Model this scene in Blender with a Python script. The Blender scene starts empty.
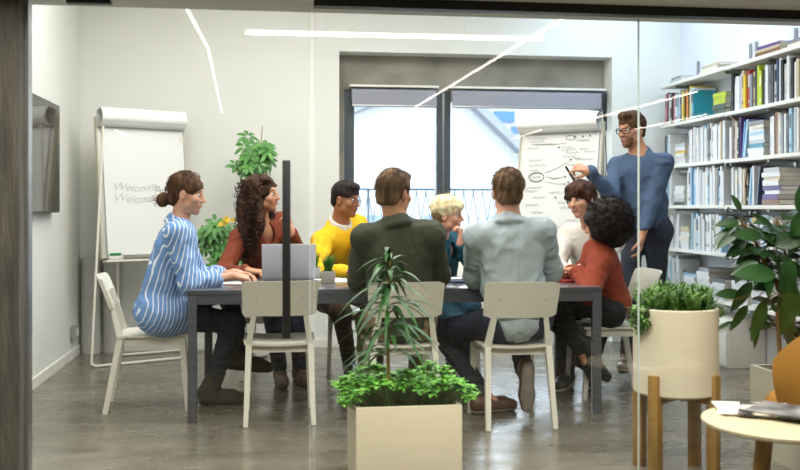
import bpy, bmesh, math, random
import numpy as np
from mathutils import Vector, Matrix
R = math.radians
rnd = random.Random(7)
scene = bpy.context.scene
COL = scene.collection

# ---------------------------------------------------------------- camera
CAM_H = 1.22
YAW = R(7.8)          # the room is seen turned a little to the right
FPX = 950.0
HOR = 207.0           # image row of the horizon
fw = Vector((math.sin(YAW), math.cos(YAW), 0.0))
rt = Vector((math.cos(YAW), -math.sin(YAW), 0.0))
cd = bpy.data.cameras.new('camera')
cam = bpy.data.objects.new('camera', cd)
COL.objects.link(cam)
cam.location = (0, 0, CAM_H)
cam.rotation_euler = (R(90), 0, -YAW)
cd.sensor_width = 36
cd.lens = 36 * FPX / 800
cd.shift_y = -(235 - HOR) / 800
cd.dof.use_dof = True
cd.dof.focus_distance = 5.9
cd.dof.aperture_fstop = 2.4
cd.clip_start = 0.05
scene.camera = cam

# ---------------------------------------------------------------- colour management, world, lights
scene.view_settings.view_transform = 'Standard'
scene.view_settings.look = 'None'
scene.view_settings.gamma = 1
scene.view_settings.use_curve_mapping = False
scene.view_settings.exposure = 0.52
scene.cycles.max_bounces = 10
scene.cycles.transparent_max_bounces = 16
scene.cycles.sample_clamp_indirect = 6
scene.cycles.caustics_reflective = False
scene.cycles.caustics_refractive = False
scene.cycles.use_denoising = True
W = bpy.data.worlds.new('daylight')
scene.world = W
W.use_nodes = True
W.node_tree.nodes['Background'].inputs[0].default_value = (0.80, 0.90, 1.0, 1)
W.node_tree.nodes['Background'].inputs[1].default_value = 5.0

def area(name, loc, size, energy, col=(1, 1, 1), rot=(0, 0, 0)):
    l = bpy.data.lights.new(name, 'AREA')
    l.shape = 'RECTANGLE'
    l.size, l.size_y = size
    l.energy = energy
    l.color = col
    o = bpy.data.objects.new(name, l)
    COL.objects.link(o)
    o.location = loc
    o.rotation_euler = rot
    return o
area('meeting_ceiling_light', (0.5, 5.8, 3.2), (3.4, 2.6), 108, (1.0, 0.98, 0.93))  # added soft fill above the view, not a fitting of the room
area('window_side_daylight', (3.0, 7.0, 3.2), (1.1, 2.2), 24, (0.62, 0.80, 1.0))  # added cool fill overhead, standing in for daylight on the right side
area('lounge_ceiling_light', (0.9, 2.3, 2.95), (3.6, 1.8), 190, (1.0, 0.95, 0.85))  # added frontal fill to brighten chairs and planters, no lamp of the lounge

# ---------------------------------------------------------------- placement
def J(px, py, d):
    """world point that the photo shows at (px, py), d metres in front of the camera"""
    return Vector((0, 0, CAM_H)) + fw * d + rt * ((px - 400) / FPX * d) + Vector((0, 0, (HOR - py) / FPX * d))

# ---------------------------------------------------------------- materials
def lin(c):
    if isinstance(c, str):
        c = [int(c[i:i + 2], 16) / 255 for i in (0, 2, 4)]
        c = [x / 12.92 if x <= 0.04045 else ((x + 0.055) / 1.055) ** 2.4 for x in c]
    return (c[0], c[1], c[2], 1)

MC = {}
def mat(name, col, rough=0.55, metal=0.0, var=0.12, vs=6.0, bump=0.0, bs=60.0, sss=0.0, emit=None, es=1.0, spec=0.5,
        col2=None, stretch=None, coat=0.0, lo=0.35, hi=0.65, crease=0.0, cs=9.0):
    if name in MC:
        return MC[name]
    m = bpy.data.materials.new(name)
    m.use_nodes = True
    nt = m.node_tree
    N, L = nt.nodes, nt.links
    b = N['Principled BSDF']
    b.inputs['Roughness'].default_value = rough
    b.inputs['Metallic'].default_value = metal
    b.inputs['Specular IOR Level'].default_value = spec
    b.inputs['Coat Weight'].default_value = coat
    c = lin(col)
    c2 = lin(col2) if col2 is not None else tuple(x * (1 - var) for x in c[:3]) + (1,)
    tc = N.new('ShaderNodeTexCoord')
    src = tc.outputs['Object']
    if stretch:
        mp = N.new('ShaderNodeMapping')
        mp.inputs['Scale'].default_value = stretch
        L.new(src, mp.inputs[0]); src = mp.outputs[0]
    nz = N.new('ShaderNodeTexNoise')
    nz.inputs['Scale'].default_value = vs
    nz.inputs['Detail'].default_value = 5
    L.new(src, nz.inputs['Vector'])
    rp = N.new('ShaderNodeValToRGB')
    rp.color_ramp.elements[0].position = lo
    rp.color_ramp.elements[1].position = hi
    rp.color_ramp.elements[0].color = c2
    rp.color_ramp.elements[1].color = c
    L.new(nz.outputs['Fac'], rp.inputs[0])
    L.new(rp.outputs[0], b.inputs['Base Color'])
    if bump:
        n2 = N.new('ShaderNodeTexNoise')
        n2.inputs['Scale'].default_value = bs
        n2.inputs['Detail'].default_value = 4
        L.new(src, n2.inputs['Vector'])
        bp = N.new('ShaderNodeBump')
        bp.inputs['Strength'].default_value = bump
        bp.inputs['Distance'].default_value = 0.01
        L.new(n2.outputs['Fac'], bp.inputs['Height'])
        L.new(bp.outputs[0], b.inputs['Normal'])
    if crease:
        n3 = N.new('ShaderNodeTexNoise'); n3.inputs['Scale'].default_value = cs; n3.inputs['Detail'].default_value = 3
        n3.inputs['Distortion'].default_value = 1.2; n3.noise_type = 'RIDGED_MULTIFRACTAL'
        L.new(src, n3.inputs['Vector'])
        b3 = N.new('ShaderNodeBump'); b3.inputs['Strength'].default_value = crease; b3.inputs['Distance'].default_value = 0.02
        L.new(n3.outputs['Fac'], b3.inputs['Height'])
        if bump: L.new(b.inputs['Normal'].links[0].from_node.outputs[0], b.inputs['Normal']); L.new(b3.outputs[0], bp.inputs['Normal'])
        else: L.new(b3.outputs[0], b.inputs['Normal'])
    if sss:
        b.inputs['Subsurface Weight'].default_value = sss
        b.inputs['Subsurface Radius'].default_value = (0.02, 0.008, 0.004)
        b.inputs['Subsurface Scale'].default_value = 0.5
    if emit is not None:
        b.inputs['Emission Color'].default_value = lin(emit)
        b.inputs['Emission Strength'].default_value = es
    MC[name] = m
    return m

def glass_mat(name, tint=(1, 1, 1), gain=1.0):
    m = bpy.data.materials.new(name)
    m.use_nodes = True
    nt = m.node_tree
    N, L = nt.nodes, nt.links
    N.remove(N['Principled BSDF'])
    out = N['Material Output']
    geo = N.new('ShaderNodeNewGeometry')
    mx = N.new('ShaderNodeMix'); mx.data_type = 'FLOAT'
    mx.inputs[2].default_value = 1.5
    mx.inputs[3].default_value = 1 / 1.5
    L.new(geo.outputs['Backfacing'], mx.inputs[0])
    fr = N.new('ShaderNodeFresnel')
    L.new(mx.outputs[0], fr.inputs['IOR'])
    mu = N.new('ShaderNodeMath'); mu.operation = 'MULTIPLY'; mu.use_clamp = True
    mu.inputs[1].default_value = gain
    L.new(fr.outputs[0], mu.inputs[0])
    tr = N.new('ShaderNodeBsdfTransparent'); tr.inputs[0].default_value = (*tint, 1)
    gl = N.new('ShaderNodeBsdfGlossy'); gl.inputs['Roughness'].default_value = 0.0
    ms = N.new('ShaderNodeMixShader')
    L.new(mu.outputs[0], ms.inputs[0]); L.new(tr.outputs[0], ms.inputs[1]); L.new(gl.outputs[0], ms.inputs[2])
    L.new(ms.outputs[0], out.inputs[0])
    return m

# ---------------------------------------------------------------- objects
def props(o, label=None, cat=None, group=None, kind=None):
    if label: o['label'] = label
    if cat: o['category'] = cat
    if group: o['group'] = group
    if kind: o['kind'] = kind
    return o

def link(o, parent=None):
    COL.objects.link(o)
    if parent is not None:
        o.parent = parent
    return o

def empty(name, loc, rz, label, cat, group=None, kind=None):
    o = bpy.data.objects.new(name, None)
    o.empty_display_size = 0.1
    o.location = loc
    o.rotation_euler = (0, 0, rz)
    link(o)
    return props(o, label, cat, group, kind)

class MB:
    """collects shapes into ONE mesh"""
    def __init__(s):
        s.v = []; s.f = []; s.m = []; s.sm = []
    def add(s, vs, fs, mi=0, smooth=False):
        o = len(s.v)
        s.v.extend([tuple(v) for v in vs])
        for f in fs:
            s.f.append(tuple(o + i for i in f)); s.m.append(mi); s.sm.append(smooth)
        return s
    def box(s, lo, hi, mi=0, M=None, bev=0.0):
        x0, y0, z0 = lo; x1, y1, z1 = hi
        if bev > 0:
            bm = bmesh.new()
            bmesh.ops.create_cube(bm, size=1)
            for v in bm.verts:
                v.co = Vector(((x0 + x1) / 2 + v.co.x * (x1 - x0), (y0 + y1) / 2 + v.co.y * (y1 - y0), (z0 + z1) / 2 + v.co.z * (z1 - z0)))
            bmesh.ops.bevel(bm, geom=bm.edges[:], offset=bev, segments=2, profile=0.6, affect='EDGES')
            vs = [v.co.copy() for v in bm.verts]
            fs = [[v.index for v in f.verts] for f in bm.faces]
            bm.free()
            if M is not None: vs = [M @ v for v in vs]
            return s.add(vs, fs, mi, True)
        vs = [Vector(p) for p in ((x0, y0, z0), (x1, y0, z0), (x1, y1, z0), (x0, y1, z0), (x0, y0, z1), (x1, y0, z1), (x1, y1, z1), (x0, y1, z1))]
        if M is not None: vs = [M @ v for v in vs]
        return s.add(vs, [(3, 2, 1, 0), (4, 5, 6, 7), (0, 1, 5, 4), (1, 2, 6, 5), (2, 3, 7, 6), (3, 0, 4, 7)], mi)
    def tube(s, pts, r, n=10, mi=0, closed=False, caps=True):
        pts = [Vector(p) for p in pts]
        rs = r if isinstance(r, (list, tuple)) else [r] * len(pts)
        k = len(pts)
        t0 = (pts[1] - pts[0]).normalized()
        up = Vector((0, 0, 1)) if abs(t0.z) < 0.9 else Vector((1, 0, 0))
        a = t0.cross(up).normalized()
        vs = []
        for i in range(k):
            if closed: t = (pts[(i + 1) % k] - pts[i - 1]).normalized()
            elif i == 0: t = (pts[1] - pts[0]).normalized()
            elif i == k - 1: t = (pts[-1] - pts[-2]).normalized()
            else: t = ((pts[i + 1] - pts[i]).normalized() + (pts[i] - pts[i - 1]).normalized()).normalized()
            a = (a - t * a.dot(t))
            if a.length < 1e-6: a = t.orthogonal()
            a.normalize()
            b = t.cross(a)
            for j in range(n):
                th = 2 * math.pi * j / n
                vs.append(pts[i] + (a * math.cos(th) + b * math.sin(th)) * rs[i])
        fs = []
        for i in range(k if closed else k - 1):
            for j in range(n):
                i2 = (i + 1) % k
                fs.append((i * n + j, i * n + (j + 1) % n, i2 * n + (j + 1) % n, i2 * n + j))
        if not closed and caps:
            fs.append(tuple(range(n))[::-1]); fs.append(tuple((k - 1) * n + j for j in range(n)))
        return s.add(vs, fs, mi, True)
    def bar(s, a, b, w0, w1=None, mi=0, side=None):
        """tapered square bar from a to b"""
        a, b = Vector(a), Vector(b)
        w1 = w0 if w1 is None else w1
        if not isinstance(w0, tuple): w0 = (w0, w0)
        if not isinstance(w1, tuple): w1 = (w1, w1)
        t = (b - a).normalized()
        u = Vector(side) if side is not None else (Vector((1, 0, 0)) if abs(t.x) < 0.9 else Vector((0, 1, 0)))
        u = (u - t * u.dot(t)).normalized()
        v = t.cross(u)
        vs = []
        for p, w in ((a, w0), (b, w1)):
            for sx, sy in ((-1, -1), (1, -1), (1, 1), (-1, 1)):
                vs.append(p + u * sx * w[0] / 2 + v * sy * w[1] / 2)
        return s.add(vs, [(3, 2, 1, 0), (4, 5, 6, 7), (0, 1, 5, 4), (1, 2, 6, 5), (2, 3, 7, 6), (3, 0, 4, 7)], mi)
    def lathe(s, prof, c=(0, 0, 0), n=40, mi=0):
        vs = []
        for r, z in prof:
            for j in range(n):
                th = 2 * math.pi * j / n
                vs.append((c[0] + r * math.cos(th), c[1] + r * math.sin(th), c[2] + z))
        fs = []
        for i in range(len(prof) - 1):
            for j in range(n):
                fs.append((i * n + j, i * n + (j + 1) % n, (i + 1) * n + (j + 1) % n, (i + 1) * n + j))
        if prof[0][0] > 1e-4: fs.append(tuple(range(n))[::-1])
        if prof[-1][0] > 1e-4: fs.append(tuple((len(prof) - 1) * n + j for j in range(n)))
        return s.add(vs, fs, mi, True)
    def ball(s, c, r, n=12, mi=0):
        if not isinstance(r, (tuple, list)): r = (r, r, r)
        vs = []; fs = []
        m = n // 2 + 1
        for i in range(m + 1):
            ph = math.pi * i / m
            for j in range(n):
                th = 2 * math.pi * j / n
                vs.append((c[0] + r[0] * math.sin(ph) * math.cos(th), c[1] + r[1] * math.sin(ph) * math.sin(th), c[2] + r[2] * math.cos(ph)))
        for i in range(m):
            for j in range(n):
                fs.append((i * n + j, (i + 1) * n + j, (i + 1) * n + (j + 1) % n, i * n + (j + 1) % n))
        return s.add(vs, fs, mi, True)
    def ribbon(s, pts, w, nrm, mi=0, lift=0.0012):
        """pen stroke: a flat band with a hair of thickness on a surface of normal nrm"""
        pts = [Vector(p) for p in pts]; nrm = Vector(nrm).normalized()
        vs = []
        for i, p in enumerate(pts):
            t = (pts[min(i + 1, len(pts) - 1)] - pts[max(i - 1, 0)]).normalized()
            sd = t.cross(nrm).normalized() * w / 2
            vs += [p - sd, p - sd + nrm * lift, p + sd + nrm * lift, p + sd]
        fs = []
        for i in range(len(pts) - 1):
            a, b = i * 4, i * 4 + 4
            fs += [(a, b, b + 1, a + 1), (a + 1, b + 1, b + 2, a + 2), (a + 2, b + 2, b + 3, a + 3)]
        return s.add(vs, fs, mi)
    def build(s, name, mats, parent=None, origin=None):
        me = bpy.data.meshes.new(name)
        vs = s.v
        if origin is not None:
            o = Vector(origin); vs = [(v[0] - o[0], v[1] - o[1], v[2] - o[2]) for v in vs]
        me.from_pydata(vs, [], s.f)
        if not isinstance(mats, (list, tuple)): mats = [mats]
        for m in mats: me.materials.append(m)
        me.polygons.foreach_set('material_index', s.m)
        me.polygons.foreach_set('use_smooth', s.sm)
        me.update()
        bm = bmesh.new(); bm.from_mesh(me)
        bmesh.ops.recalc_face_normals(bm, faces=bm.faces)
        bm.to_mesh(me); bm.free()
        if any(s.sm):
            try: me.set_sharp_from_angle(angle=R(42))
            except Exception: pass
        ob = bpy.data.objects.new(name, me)
        if origin is not None: ob.location = origin
        link(ob, parent)
        return ob

def structure(name, mb, m):
    o = mb.build(name, m)
    o['kind'] = 'structure'
    return o

def copy_tree(o, parent=None):
    c = o.copy()
    COL.objects.link(c)
    if parent is not None: c.parent = parent
    for ch in list(o.children):
        copy_tree(ch, c)
    return c

# ---------------------------------------------------------------- colours used more than once
M_WHITE = mat('white_paint', 'e9e7df', 0.6, var=0.03)
M_CHAIR = mat('ivory_lacquer', 'e9e6d9', 0.38, var=0.04, vs=3)
M_PLY = mat('plywood_edge', 'a98255', 0.5, var=0.2, vs=20)
M_BLACK = mat('black_powder_coat', '101010', 0.45, var=0.2)
M_DARKMETAL = mat('dark_grey_metal', '3c3d42', 0.45, metal=0.3, var=0.1)
M_TABLE = mat('table_lacquer', '585b62', 0.22, var=0.08, vs=2, coat=0.3)
M_STEEL = mat('brushed_steel', 'a8a9aa', 0.3, metal=0.9, var=0.1)
M_LED = mat('led_diffuser', 'ffffff', 0.5, emit='fffaf0', es=4.0)
M_LED2 = mat('lounge_led_diffuser', 'ffffff', 0.5, emit='fff6e6', es=13.0)
M_PAPER = mat('flipchart_paper', 'ebebe8', 0.7, var=0.03, vs=2)
M_INK = mat('marker_ink', '2d2f36', 0.6, var=0.1)
M_INKP = mat('faded_marker_ink', 'c2c3c6', 0.6, var=0.1)
M_SOIL = mat('potting_soil', '3c2a1d', 0.95, var=0.5, vs=60, bump=0.8, bs=120)
M_OAK = mat('oiled_oak', 'a07c40', 0.5, col2='7f602c', vs=5, stretch=(6, 6, 0.6), bump=0.1)
M_PAGES = mat('book_pages', 'e4dfd2', 0.8, var=0.08, vs=80)
# ================================================================ ROOM SHELL
XL, XR, YB, YG = -1.58, 3.74, 8.29, 3.85
ZC = 3.3
def mk_concrete():
    m = bpy.data.materials.new('polished_concrete')
    m.use_nodes = True
    nt = m.node_tree; N, L = nt.nodes, nt.links
    b = N['Principled BSDF']
    tc = N.new('ShaderNodeTexCoord')
    mp = N.new('ShaderNodeMapping'); mp.inputs['Scale'].default_value = (0.8, 1.5, 1)
    L.new(tc.outputs['Object'], mp.inputs[0])
    n1 = N.new('ShaderNodeTexNoise'); n1.inputs['Scale'].default_value = 1.4; n1.inputs['Detail'].default_value = 9
    n1.inputs['Roughness'].default_value = 0.62; n1.inputs['Distortion'].default_value = 0.9
    L.new(mp.outputs[0], n1.inputs['Vector'])
    rp = N.new('ShaderNodeValToRGB')
    rp.color_ramp.elements[0].position = 0.3; rp.color_ramp.elements[0].color = lin('514d43')
    rp.color_ramp.elements[1].position = 0.72; rp.color_ramp.elements[1].color = lin('827c6e')
    L.new(n1.outputs['Fac'], rp.inputs[0]); L.new(rp.outputs[0], b.inputs['Base Color'])
    n2 = N.new('ShaderNodeTexNoise'); n2.inputs['Scale'].default_value = 3.5; n2.inputs['Detail'].default_value = 7
    L.new(mp.outputs[0], n2.inputs['Vector'])
    r2 = N.new('ShaderNodeMapRange'); r2.inputs[1].default_value = 0.3; r2.inputs[2].default_value = 0.7
    r2.inputs[3].default_value = 0.16; r2.inputs[4].default_value = 0.36
    L.new(n2.outputs['Fac'], r2.inputs[0]); L.new(r2.outputs[0], b.inputs['Roughness'])
    n3 = N.new('ShaderNodeTexNoise'); n3.inputs['Scale'].default_value = 14; n3.inputs['Detail'].default_value = 5
    L.new(tc.outputs['Object'], n3.inputs['Vector'])
    bp = N.new('ShaderNodeBump'); bp.inputs['Strength'].default_value = 0.05; bp.inputs['Distance'].default_value = 0.01
    L.new(n3.outputs['Fac'], bp.inputs['Height']); L.new(bp.outputs[0], b.inputs['Normal'])
    b.inputs['Specular IOR Level'].default_value = 0.6
    return m
M_FLOOR = mk_concrete()
M_WALL = mat('matt_wall_paint', 'e6e6e0', 0.85, var=0.04, vs=1.2, bump=0.05, bs=90)
M_WALLR = mat('cool_white_wall_paint', 'dfe3e8', 0.85, var=0.03, vs=1.2)  # blue of the daylight on the right wall put into its colour
M_CONC = mat('cast_concrete', '9b978b', 0.85, col2='7e7a6f', vs=2.6, bump=0.25, bs=25)
M_SOFFIT = mat('grey_plaster_soffit', 'dcdddc', 0.9, var=0.06, vs=2)
M_LOUNGE = mat('lounge_wall_paint', '9b968c', 0.9, var=0.1, vs=1.5)

structure('floor', MB().box((-4, -13, -0.2), (8.2, YB, 0)), M_FLOOR)
structure('ceiling', MB().box((XL - .2, 4.15, ZC), (XR + .2, YB + .5, ZC + .2)), M_WALL)
structure('wall_left', MB().box((XL - .2, 3.95, 0), (XL, YB + .5, ZC)), M_WALL)
structure('wall_right', MB().box((XR, 3.95, 0), (XR + .2, YB + .5, ZC)), M_WALLR)
# window wall with its niche: white wall around, cast concrete lintel set back above the window
NX0, NX1, NZ = 0.60, 3.08, 2.58
WX0, WX1, WZ0, WZ1 = 0.66, 3.05, 0.45, 2.27
mb = MB()
mb.box((XL, YB, 0), (NX0, YB + .5, ZC)); mb.box((NX1, YB, 0), (XR, YB + .5, ZC))
mb.box((NX0, YB, NZ), (NX1, YB + .5, ZC)); mb.box((NX0, YB + .04, 0), (NX1, YB + .5, WZ0))
structure('wall_back', mb, M_WALL)
mb = MB()
mb.box((NX0, YB + .2, WZ1), (NX1, YB + .5, NZ)); mb.box((NX0, YB + .2, WZ0), (WX0, YB + .5, WZ1)); mb.box((WX1, YB + .2, WZ0), (NX1, YB + .5, WZ1))
structure('trim_1', mb, M_CONC)
# window frame, panes
wroot = empty('window_1', (0, 0, 0), 0, 'wide dark framed window behind the meeting table', 'window', kind='structure')
mb = MB()
y0, y1 = YB + .22, YB + .30
MX0, MX1 = 1.50, 1.63
mb.box((WX0, y0, WZ0), (WX0 + .09, y1, WZ1)); mb.box((WX1 - .06, y0, WZ0), (WX1, y1, WZ1))
mb.box((MX0, y0, WZ0), (MX0 + .055, y1, WZ1)); mb.box((MX1 - .055, y0, WZ0), (MX1, y1, WZ1))
mb.box((MX0 + .055, y0 + .01, WZ0), (MX1 - .055, y1, WZ1), 1)
for a, b in ((WX0 + .09, MX0), (MX1, WX1 - .06)):
    mb.box((a, y0, WZ1 - .09), (b, y1, WZ1)); mb.box((a, y0, WZ0), (b, y1, WZ0 + .09))
mb.box((MX0 + .015, y0 - .03, 1.22), (MX0 + .04, y0, 1.36), 1)
mb.build('window_frame', [mat('anthracite_frame', '4a5157', 0.4, var=0.08), M_STEEL], wroot)
M_PANE = glass_mat('window_glass', (0.99, 1, 1))
for a, b in ((WX0 + .09, MX0), (MX1, WX1 - .06)):
    MB().box((a, y0 + .03, WZ0 + .09), (b, y0 + .045, WZ1 - .09)).build('pane', M_PANE, wroot)
# roller blinds
M_BLIND = mat('grey_blind_fabric', '9a9ba6', 0.8, var=0.05, bump=0.1, bs=200)
for i, (a, b, lab) in enumerate(((0.70, 1.50, 'grey roller blind rolled up over the narrow left window pane'),
                                 (1.60, 3.06, 'wide grey roller blind rolled up over the right window pane'))):
    r = empty('roller_blind', ((a + b) / 2, YB + .12, 2.12), 0, lab, 'blind', 'roller blinds on the window')
    w = (b - a) / 2
    MB().box((-w, -.04, .165), (w, .075, .185), bev=.004).build('head_rail', M_WHITE, r)
    mb = MB(); mb.tube([(-w + .02, 0.02, .105), (w - .02, 0.02, .105)], .052, 20)
    mb.box((-w + .02, -.034, 0.0), (w - .02, -.028, .12)); mb.build('fabric', M_BLIND, r)
    MB().box((-w + .02, -.038, -.012), (w - .02, -.024, .006), bev=.003).build('bottom_bar', M_STEEL, r)
    if i == 1:
        MB().box((w - .045, -.06, -.20), (w - .005, -.02, .14), bev=.006).build('chain_bracket', M_BLACK, r)
        MB().tube([(w - .02, -.045, -.2), (w - .005, -.045, -.5), (w - .02, -.045, -.75)], .005, 6).build('chain', M_BLACK, r)

# glass front: grey soffit, black head track, post, door and fixed panes
structure('lintel_soffit', MB().box((XL - 2.2, 3.55, 2.067), (8.2, 4.15, ZC)), M_SOFFIT)
structure('trim_2', MB().box((.176, YG - .03, 2.028), (XR, YG + .03, 2.067)), M_BLACK)
M_POST = mat('weathered_concrete_post', '57534b', 0.8, col2='3c3932', vs=5, stretch=(3, 3, .5), bump=0.5, bs=30)
structure('trim_3', MB().box((-1.33, 3.74, 0), (-.935, 3.90, 2.067)), M_POST)
structure('trim_4', MB().box((-.935, 3.82, 0), (-.922, 3.88, 2.067)), M_STEEL)
structure('wall_front', MB().box((-4, 3.78, 0), (-1.33, 3.95, 2.067)).box((XR + .0, 3.78, 0), (8.2, 3.95, 2.067)), M_LOUNGE)
M_GLASS = glass_mat('partition_glass', (0.985, 0.99, 0.985), 1.0)
M_EDGE = mat('polished_glass_edge', 'cfdcd6', 0.2, var=0.02)
dr = empty('door_1', (-.915, YG, 0), 0, 'frameless glass door with a long black bar handle', 'door', kind='structure')
MB().box((0, -.005, .008), (1.075, .005, 2.055)).build('glass_pane', M_GLASS, dr)
mb = MB(); mb.box((1.0740, -.0051, .008), (1.0753, .0051, 2.05)); mb.build('glass_edge', M_EDGE, dr)
hb = MB().box((.964, -.075, .70), (.996, -.045, 1.405), bev=.004)
for z in (.80, 1.30): hb.tube([(.98, -.05, z), (.98, .005, z)], .009, 10)
hb.build('bar_handle', M_BLACK, dr)
MB().box((.13, -.02, 2.015), (.298, .02, 2.06)).build('top_patch_fitting', M_BLACK, dr)
MB().box((.13, -.02, 0), (.298, .02, .05)).build('bottom_patch_fitting', M_BLACK, dr)
for i, (a, b) in enumerate(((.178, 1.5455), (1.5485, 3.735))):
    g = empty('window_%d' % (i + 2), ((a + b) / 2, YG, 0), 0, ('fixed glass pane between the door and the round planter', 'fixed glass pane at the bookshelf side')[i], 'glass panel', kind='structure')
    w = (b - a) / 2
    MB().box((-w, -.005, .004), (w, .005, 2.03)).build('glass_pane', M_GLASS, g)
    mb = MB()
    mb.box((-w - .0003, -.0052, .004), (-w + .0006, .0052, 2.03)); mb.box((w - .0006, -.0052, .004), (w + .0003, .0052, 2.03))
    mb.build('glass_edge', M_EDGE, g)
structure('baseboard_left', MB().box((XL, 4.0, 0), (XL + .014, YB, .07)), M_WHITE)
structure('baseboard_back', MB().box((XL, YB - .014, 0), (NX0, YB, .07)), M_WHITE)
# lounge on this side of the glass (seen only as reflections)
structure('wall_lounge_left', MB().box((-4.2, -13, 0), (-4, 3.95, 3.1)), M_LOUNGE)
structure('wall_lounge_right', MB().box((8.2, -13, 0), (8.4, 3.95, 3.1)), M_LOUNGE)
structure('wall_lounge_rear', MB().box((-4.2, -13.2, 0), (8.4, -13, 3.1)), M_LOUNGE)
structure('ceiling_lounge', MB().box((-4.2, -13.2, 3.05), (8.4, 3.6, 3.2)), M_LOUNGE)

def led_line(name, a, b, label, group, m, zc, wires, w=0.02):
    a, b = Vector(a), Vector(b)
    c = (a + b) / 2
    r = empty(name, c, 0, label, 'ceiling light', group)
    d = (b - a) / 2
    MB().bar(-d + Vector((0, 0, .012)), d + Vector((0, 0, .012)), (w, .014), side=Vector((0, 0, 1)).cross(d)).build('housing', M_WHITE, r)
    MB().bar(-d - Vector((0, 0, .008)), d - Vector((0, 0, .008)), (w * .9, .014), side=Vector((0, 0, 1)).cross(d)).build('diffuser', m, r)
    for t in wires:
        p = d * t
        MB().tube([p + Vector((0, 0, .02)), p + Vector((0, 0, zc - c.z))], .0025, 6).build('wire', M_STEEL, r)
led_line('pendant_light', (-.17, 6.72, 2.44), (1.97, 6.70, 2.44), 'slim white linear pendant lamp hanging on thin wires above the table', None, M_LED, ZC, (-.47, .47), .010)
G = 'linear lamps of the lounge mirrored in the glass'
led_line('linear_lamp', (2.12, 1.22, 2.6), (1.98, -5.2, 2.6), 'long bright lamp line mirrored across the window glass', G, M_LED2, 3.045, (-.8, .8))
led_line('linear_lamp', (-.585, 1.6, 2.6), (-.53, -.70, 2.6), 'bright lamp line mirrored at the top left of the glass, upper half', G, M_LED2, 3.045, (-.8, .8))
led_line('linear_lamp', (-.53, -.70, 2.6), (-.69, -6.3, 2.6), 'bright lamp line mirrored at the top left of the glass, lower half', G, M_LED2, 3.045, (-.8, .8))
led_line('linear_lamp', (5.03, -3.0, 2.6), (4.98, -6.4, 2.6), 'lamp line mirrored over the standing man hair', G, M_LED2, 3.045, (-.8, .8))
led_line('linear_lamp', (4.78, -8.7, 2.6), (4.86, -11.0, 2.6), 'short lamp line mirrored over the right flipchart', G, M_LED2, 3.045, (-.8, .8))
led_line('linear_lamp', (6.4, -5.6, 2.6), (6.4, -8.4, 2.6), 'lamp line mirrored beside the bookshelf, below the longer one', G, M_LED2, 3.045, (-.8, .8))
led_line('linear_lamp', (-2.75, -9.8, 2.6), (-2.72, -11.3, 2.6), 'short lamp dash mirrored on the left flipchart', G, M_LED2, 3.045, (-.8, .8))

# ---------------------------------------------------------------- outside the window
M_FAC = mat('white_render_facade', 'a3a5a8', 0.9, var=0.05, vs=.8)
M_ROOFG = mat('grey_roof_tiles', '74797f', 0.9, var=0.1, vs=3)
M_SHUT = mat('pale_blue_grey_glazing', '66788a', 0.5, var=0.1)
M_BLUE = mat('blue_panel', '2f5f9c', 0.5, var=0.1)
b0 = empty('neighbouring_building', (4.5, 26, -8), 0, 'white gabled house seen overexposed through the window', 'building')
mb = MB()
pr = [(-6.5, 0), (3.6, 0), (3.6, 9.6), (.3, 12.7), (-6.5, 10.2)]
vs = [(x, 0, z) for x, z in pr] + [(x, 9, z) for x, z in pr]
mb.add(vs, [(0, 1, 2, 3, 4), (9, 8, 7, 6, 5), (0, 5, 6, 1), (1, 6, 7, 2), (2, 7, 8, 3), (3, 8, 9, 4), (4, 9, 5, 0)])
mb.build('wall', M_FAC, b0)
mb = MB()
mb.bar((-7.2, 4.2, 10.05), (.35, 4.2, 12.85), (.22, 9.6), side=(0, 0, 1)); mb.bar((.25, 4.2, 12.85), (4.3, 4.2, 9.05), (.22, 9.6), side=(0, 0, 1))
mb.build('roof', M_ROOFG, b0)
for i in range(5):
    for j in range(3):
        x, z = -5.6 + i * 1.9, 3.4 + j * 2.2
        f = MB().box((x - .5, -.06, z), (x + .5, .05, z + 1.3)).build('window', M_FAC, b0)
        MB().box((x - .38, -.08, z + .1), (x + .38, -.05, z + 1.2)).build('pane', M_SHUT, f)
b1 = empty('neighbouring_building', (10.6, 38, -8), 0, 'taller pale block with blue panels behind the gabled house', 'building')
MB().box((-9, 0, 0), (8, 8, 13.9)).build('wall', M_FAC, b1)
for (px, py, w, h) in ((507, 117, 14, 11), (519, 130, 8, 7)):
    c = J(px, py, 39.0) - Vector(b1.location)
    MB().box((c.x - w / 24.4 / 1, -.1, c.z - h / 48), (c.x + w / 48, 0.02, c.z + h / 48)).build('blue_panel', M_BLUE, b1)
structure('ground_outside', MB().box((-40, 9.6, -8.2), (60, 60, -8)), M_FAC)
structure('balcony_slab', MB().box((-1, YB + .5, -.25), (6, 10.2, -.02)), M_CONC)
M_RAIL = mat('blue_grey_galvanised_steel', '7d8fa3', .5, metal=.2)
rl = empty('balcony_railing', (1.9, 9.7, -.02), 0, 'thin metal balcony railing with a woven wire pattern outside the window', 'railing')
MB().box((-2.4, -.02, 1.41), (3.4, .02, 1.432)).box((-2.4, -.015, .1), (3.4, .015, .13)).build('rail', M_RAIL, rl)
mb = MB()
for i in range(58):
    x = -2.4 + i * .1
    mb.tube([(x, 0, .12), (x + .2, 0, 1.41)], .006, 5); mb.tube([(x + .2, .010, .12), (x, .010, 1.41)], .006, 5)
mb.build('wire_mesh', M_RAIL, rl)
for x in (-2.4, -.9, .6, 2.1, 3.4):
    MB().box((x - .012, -.012, 0), (x + .012, .012, 1.41)).build('post', M_RAIL, rl)

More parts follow.
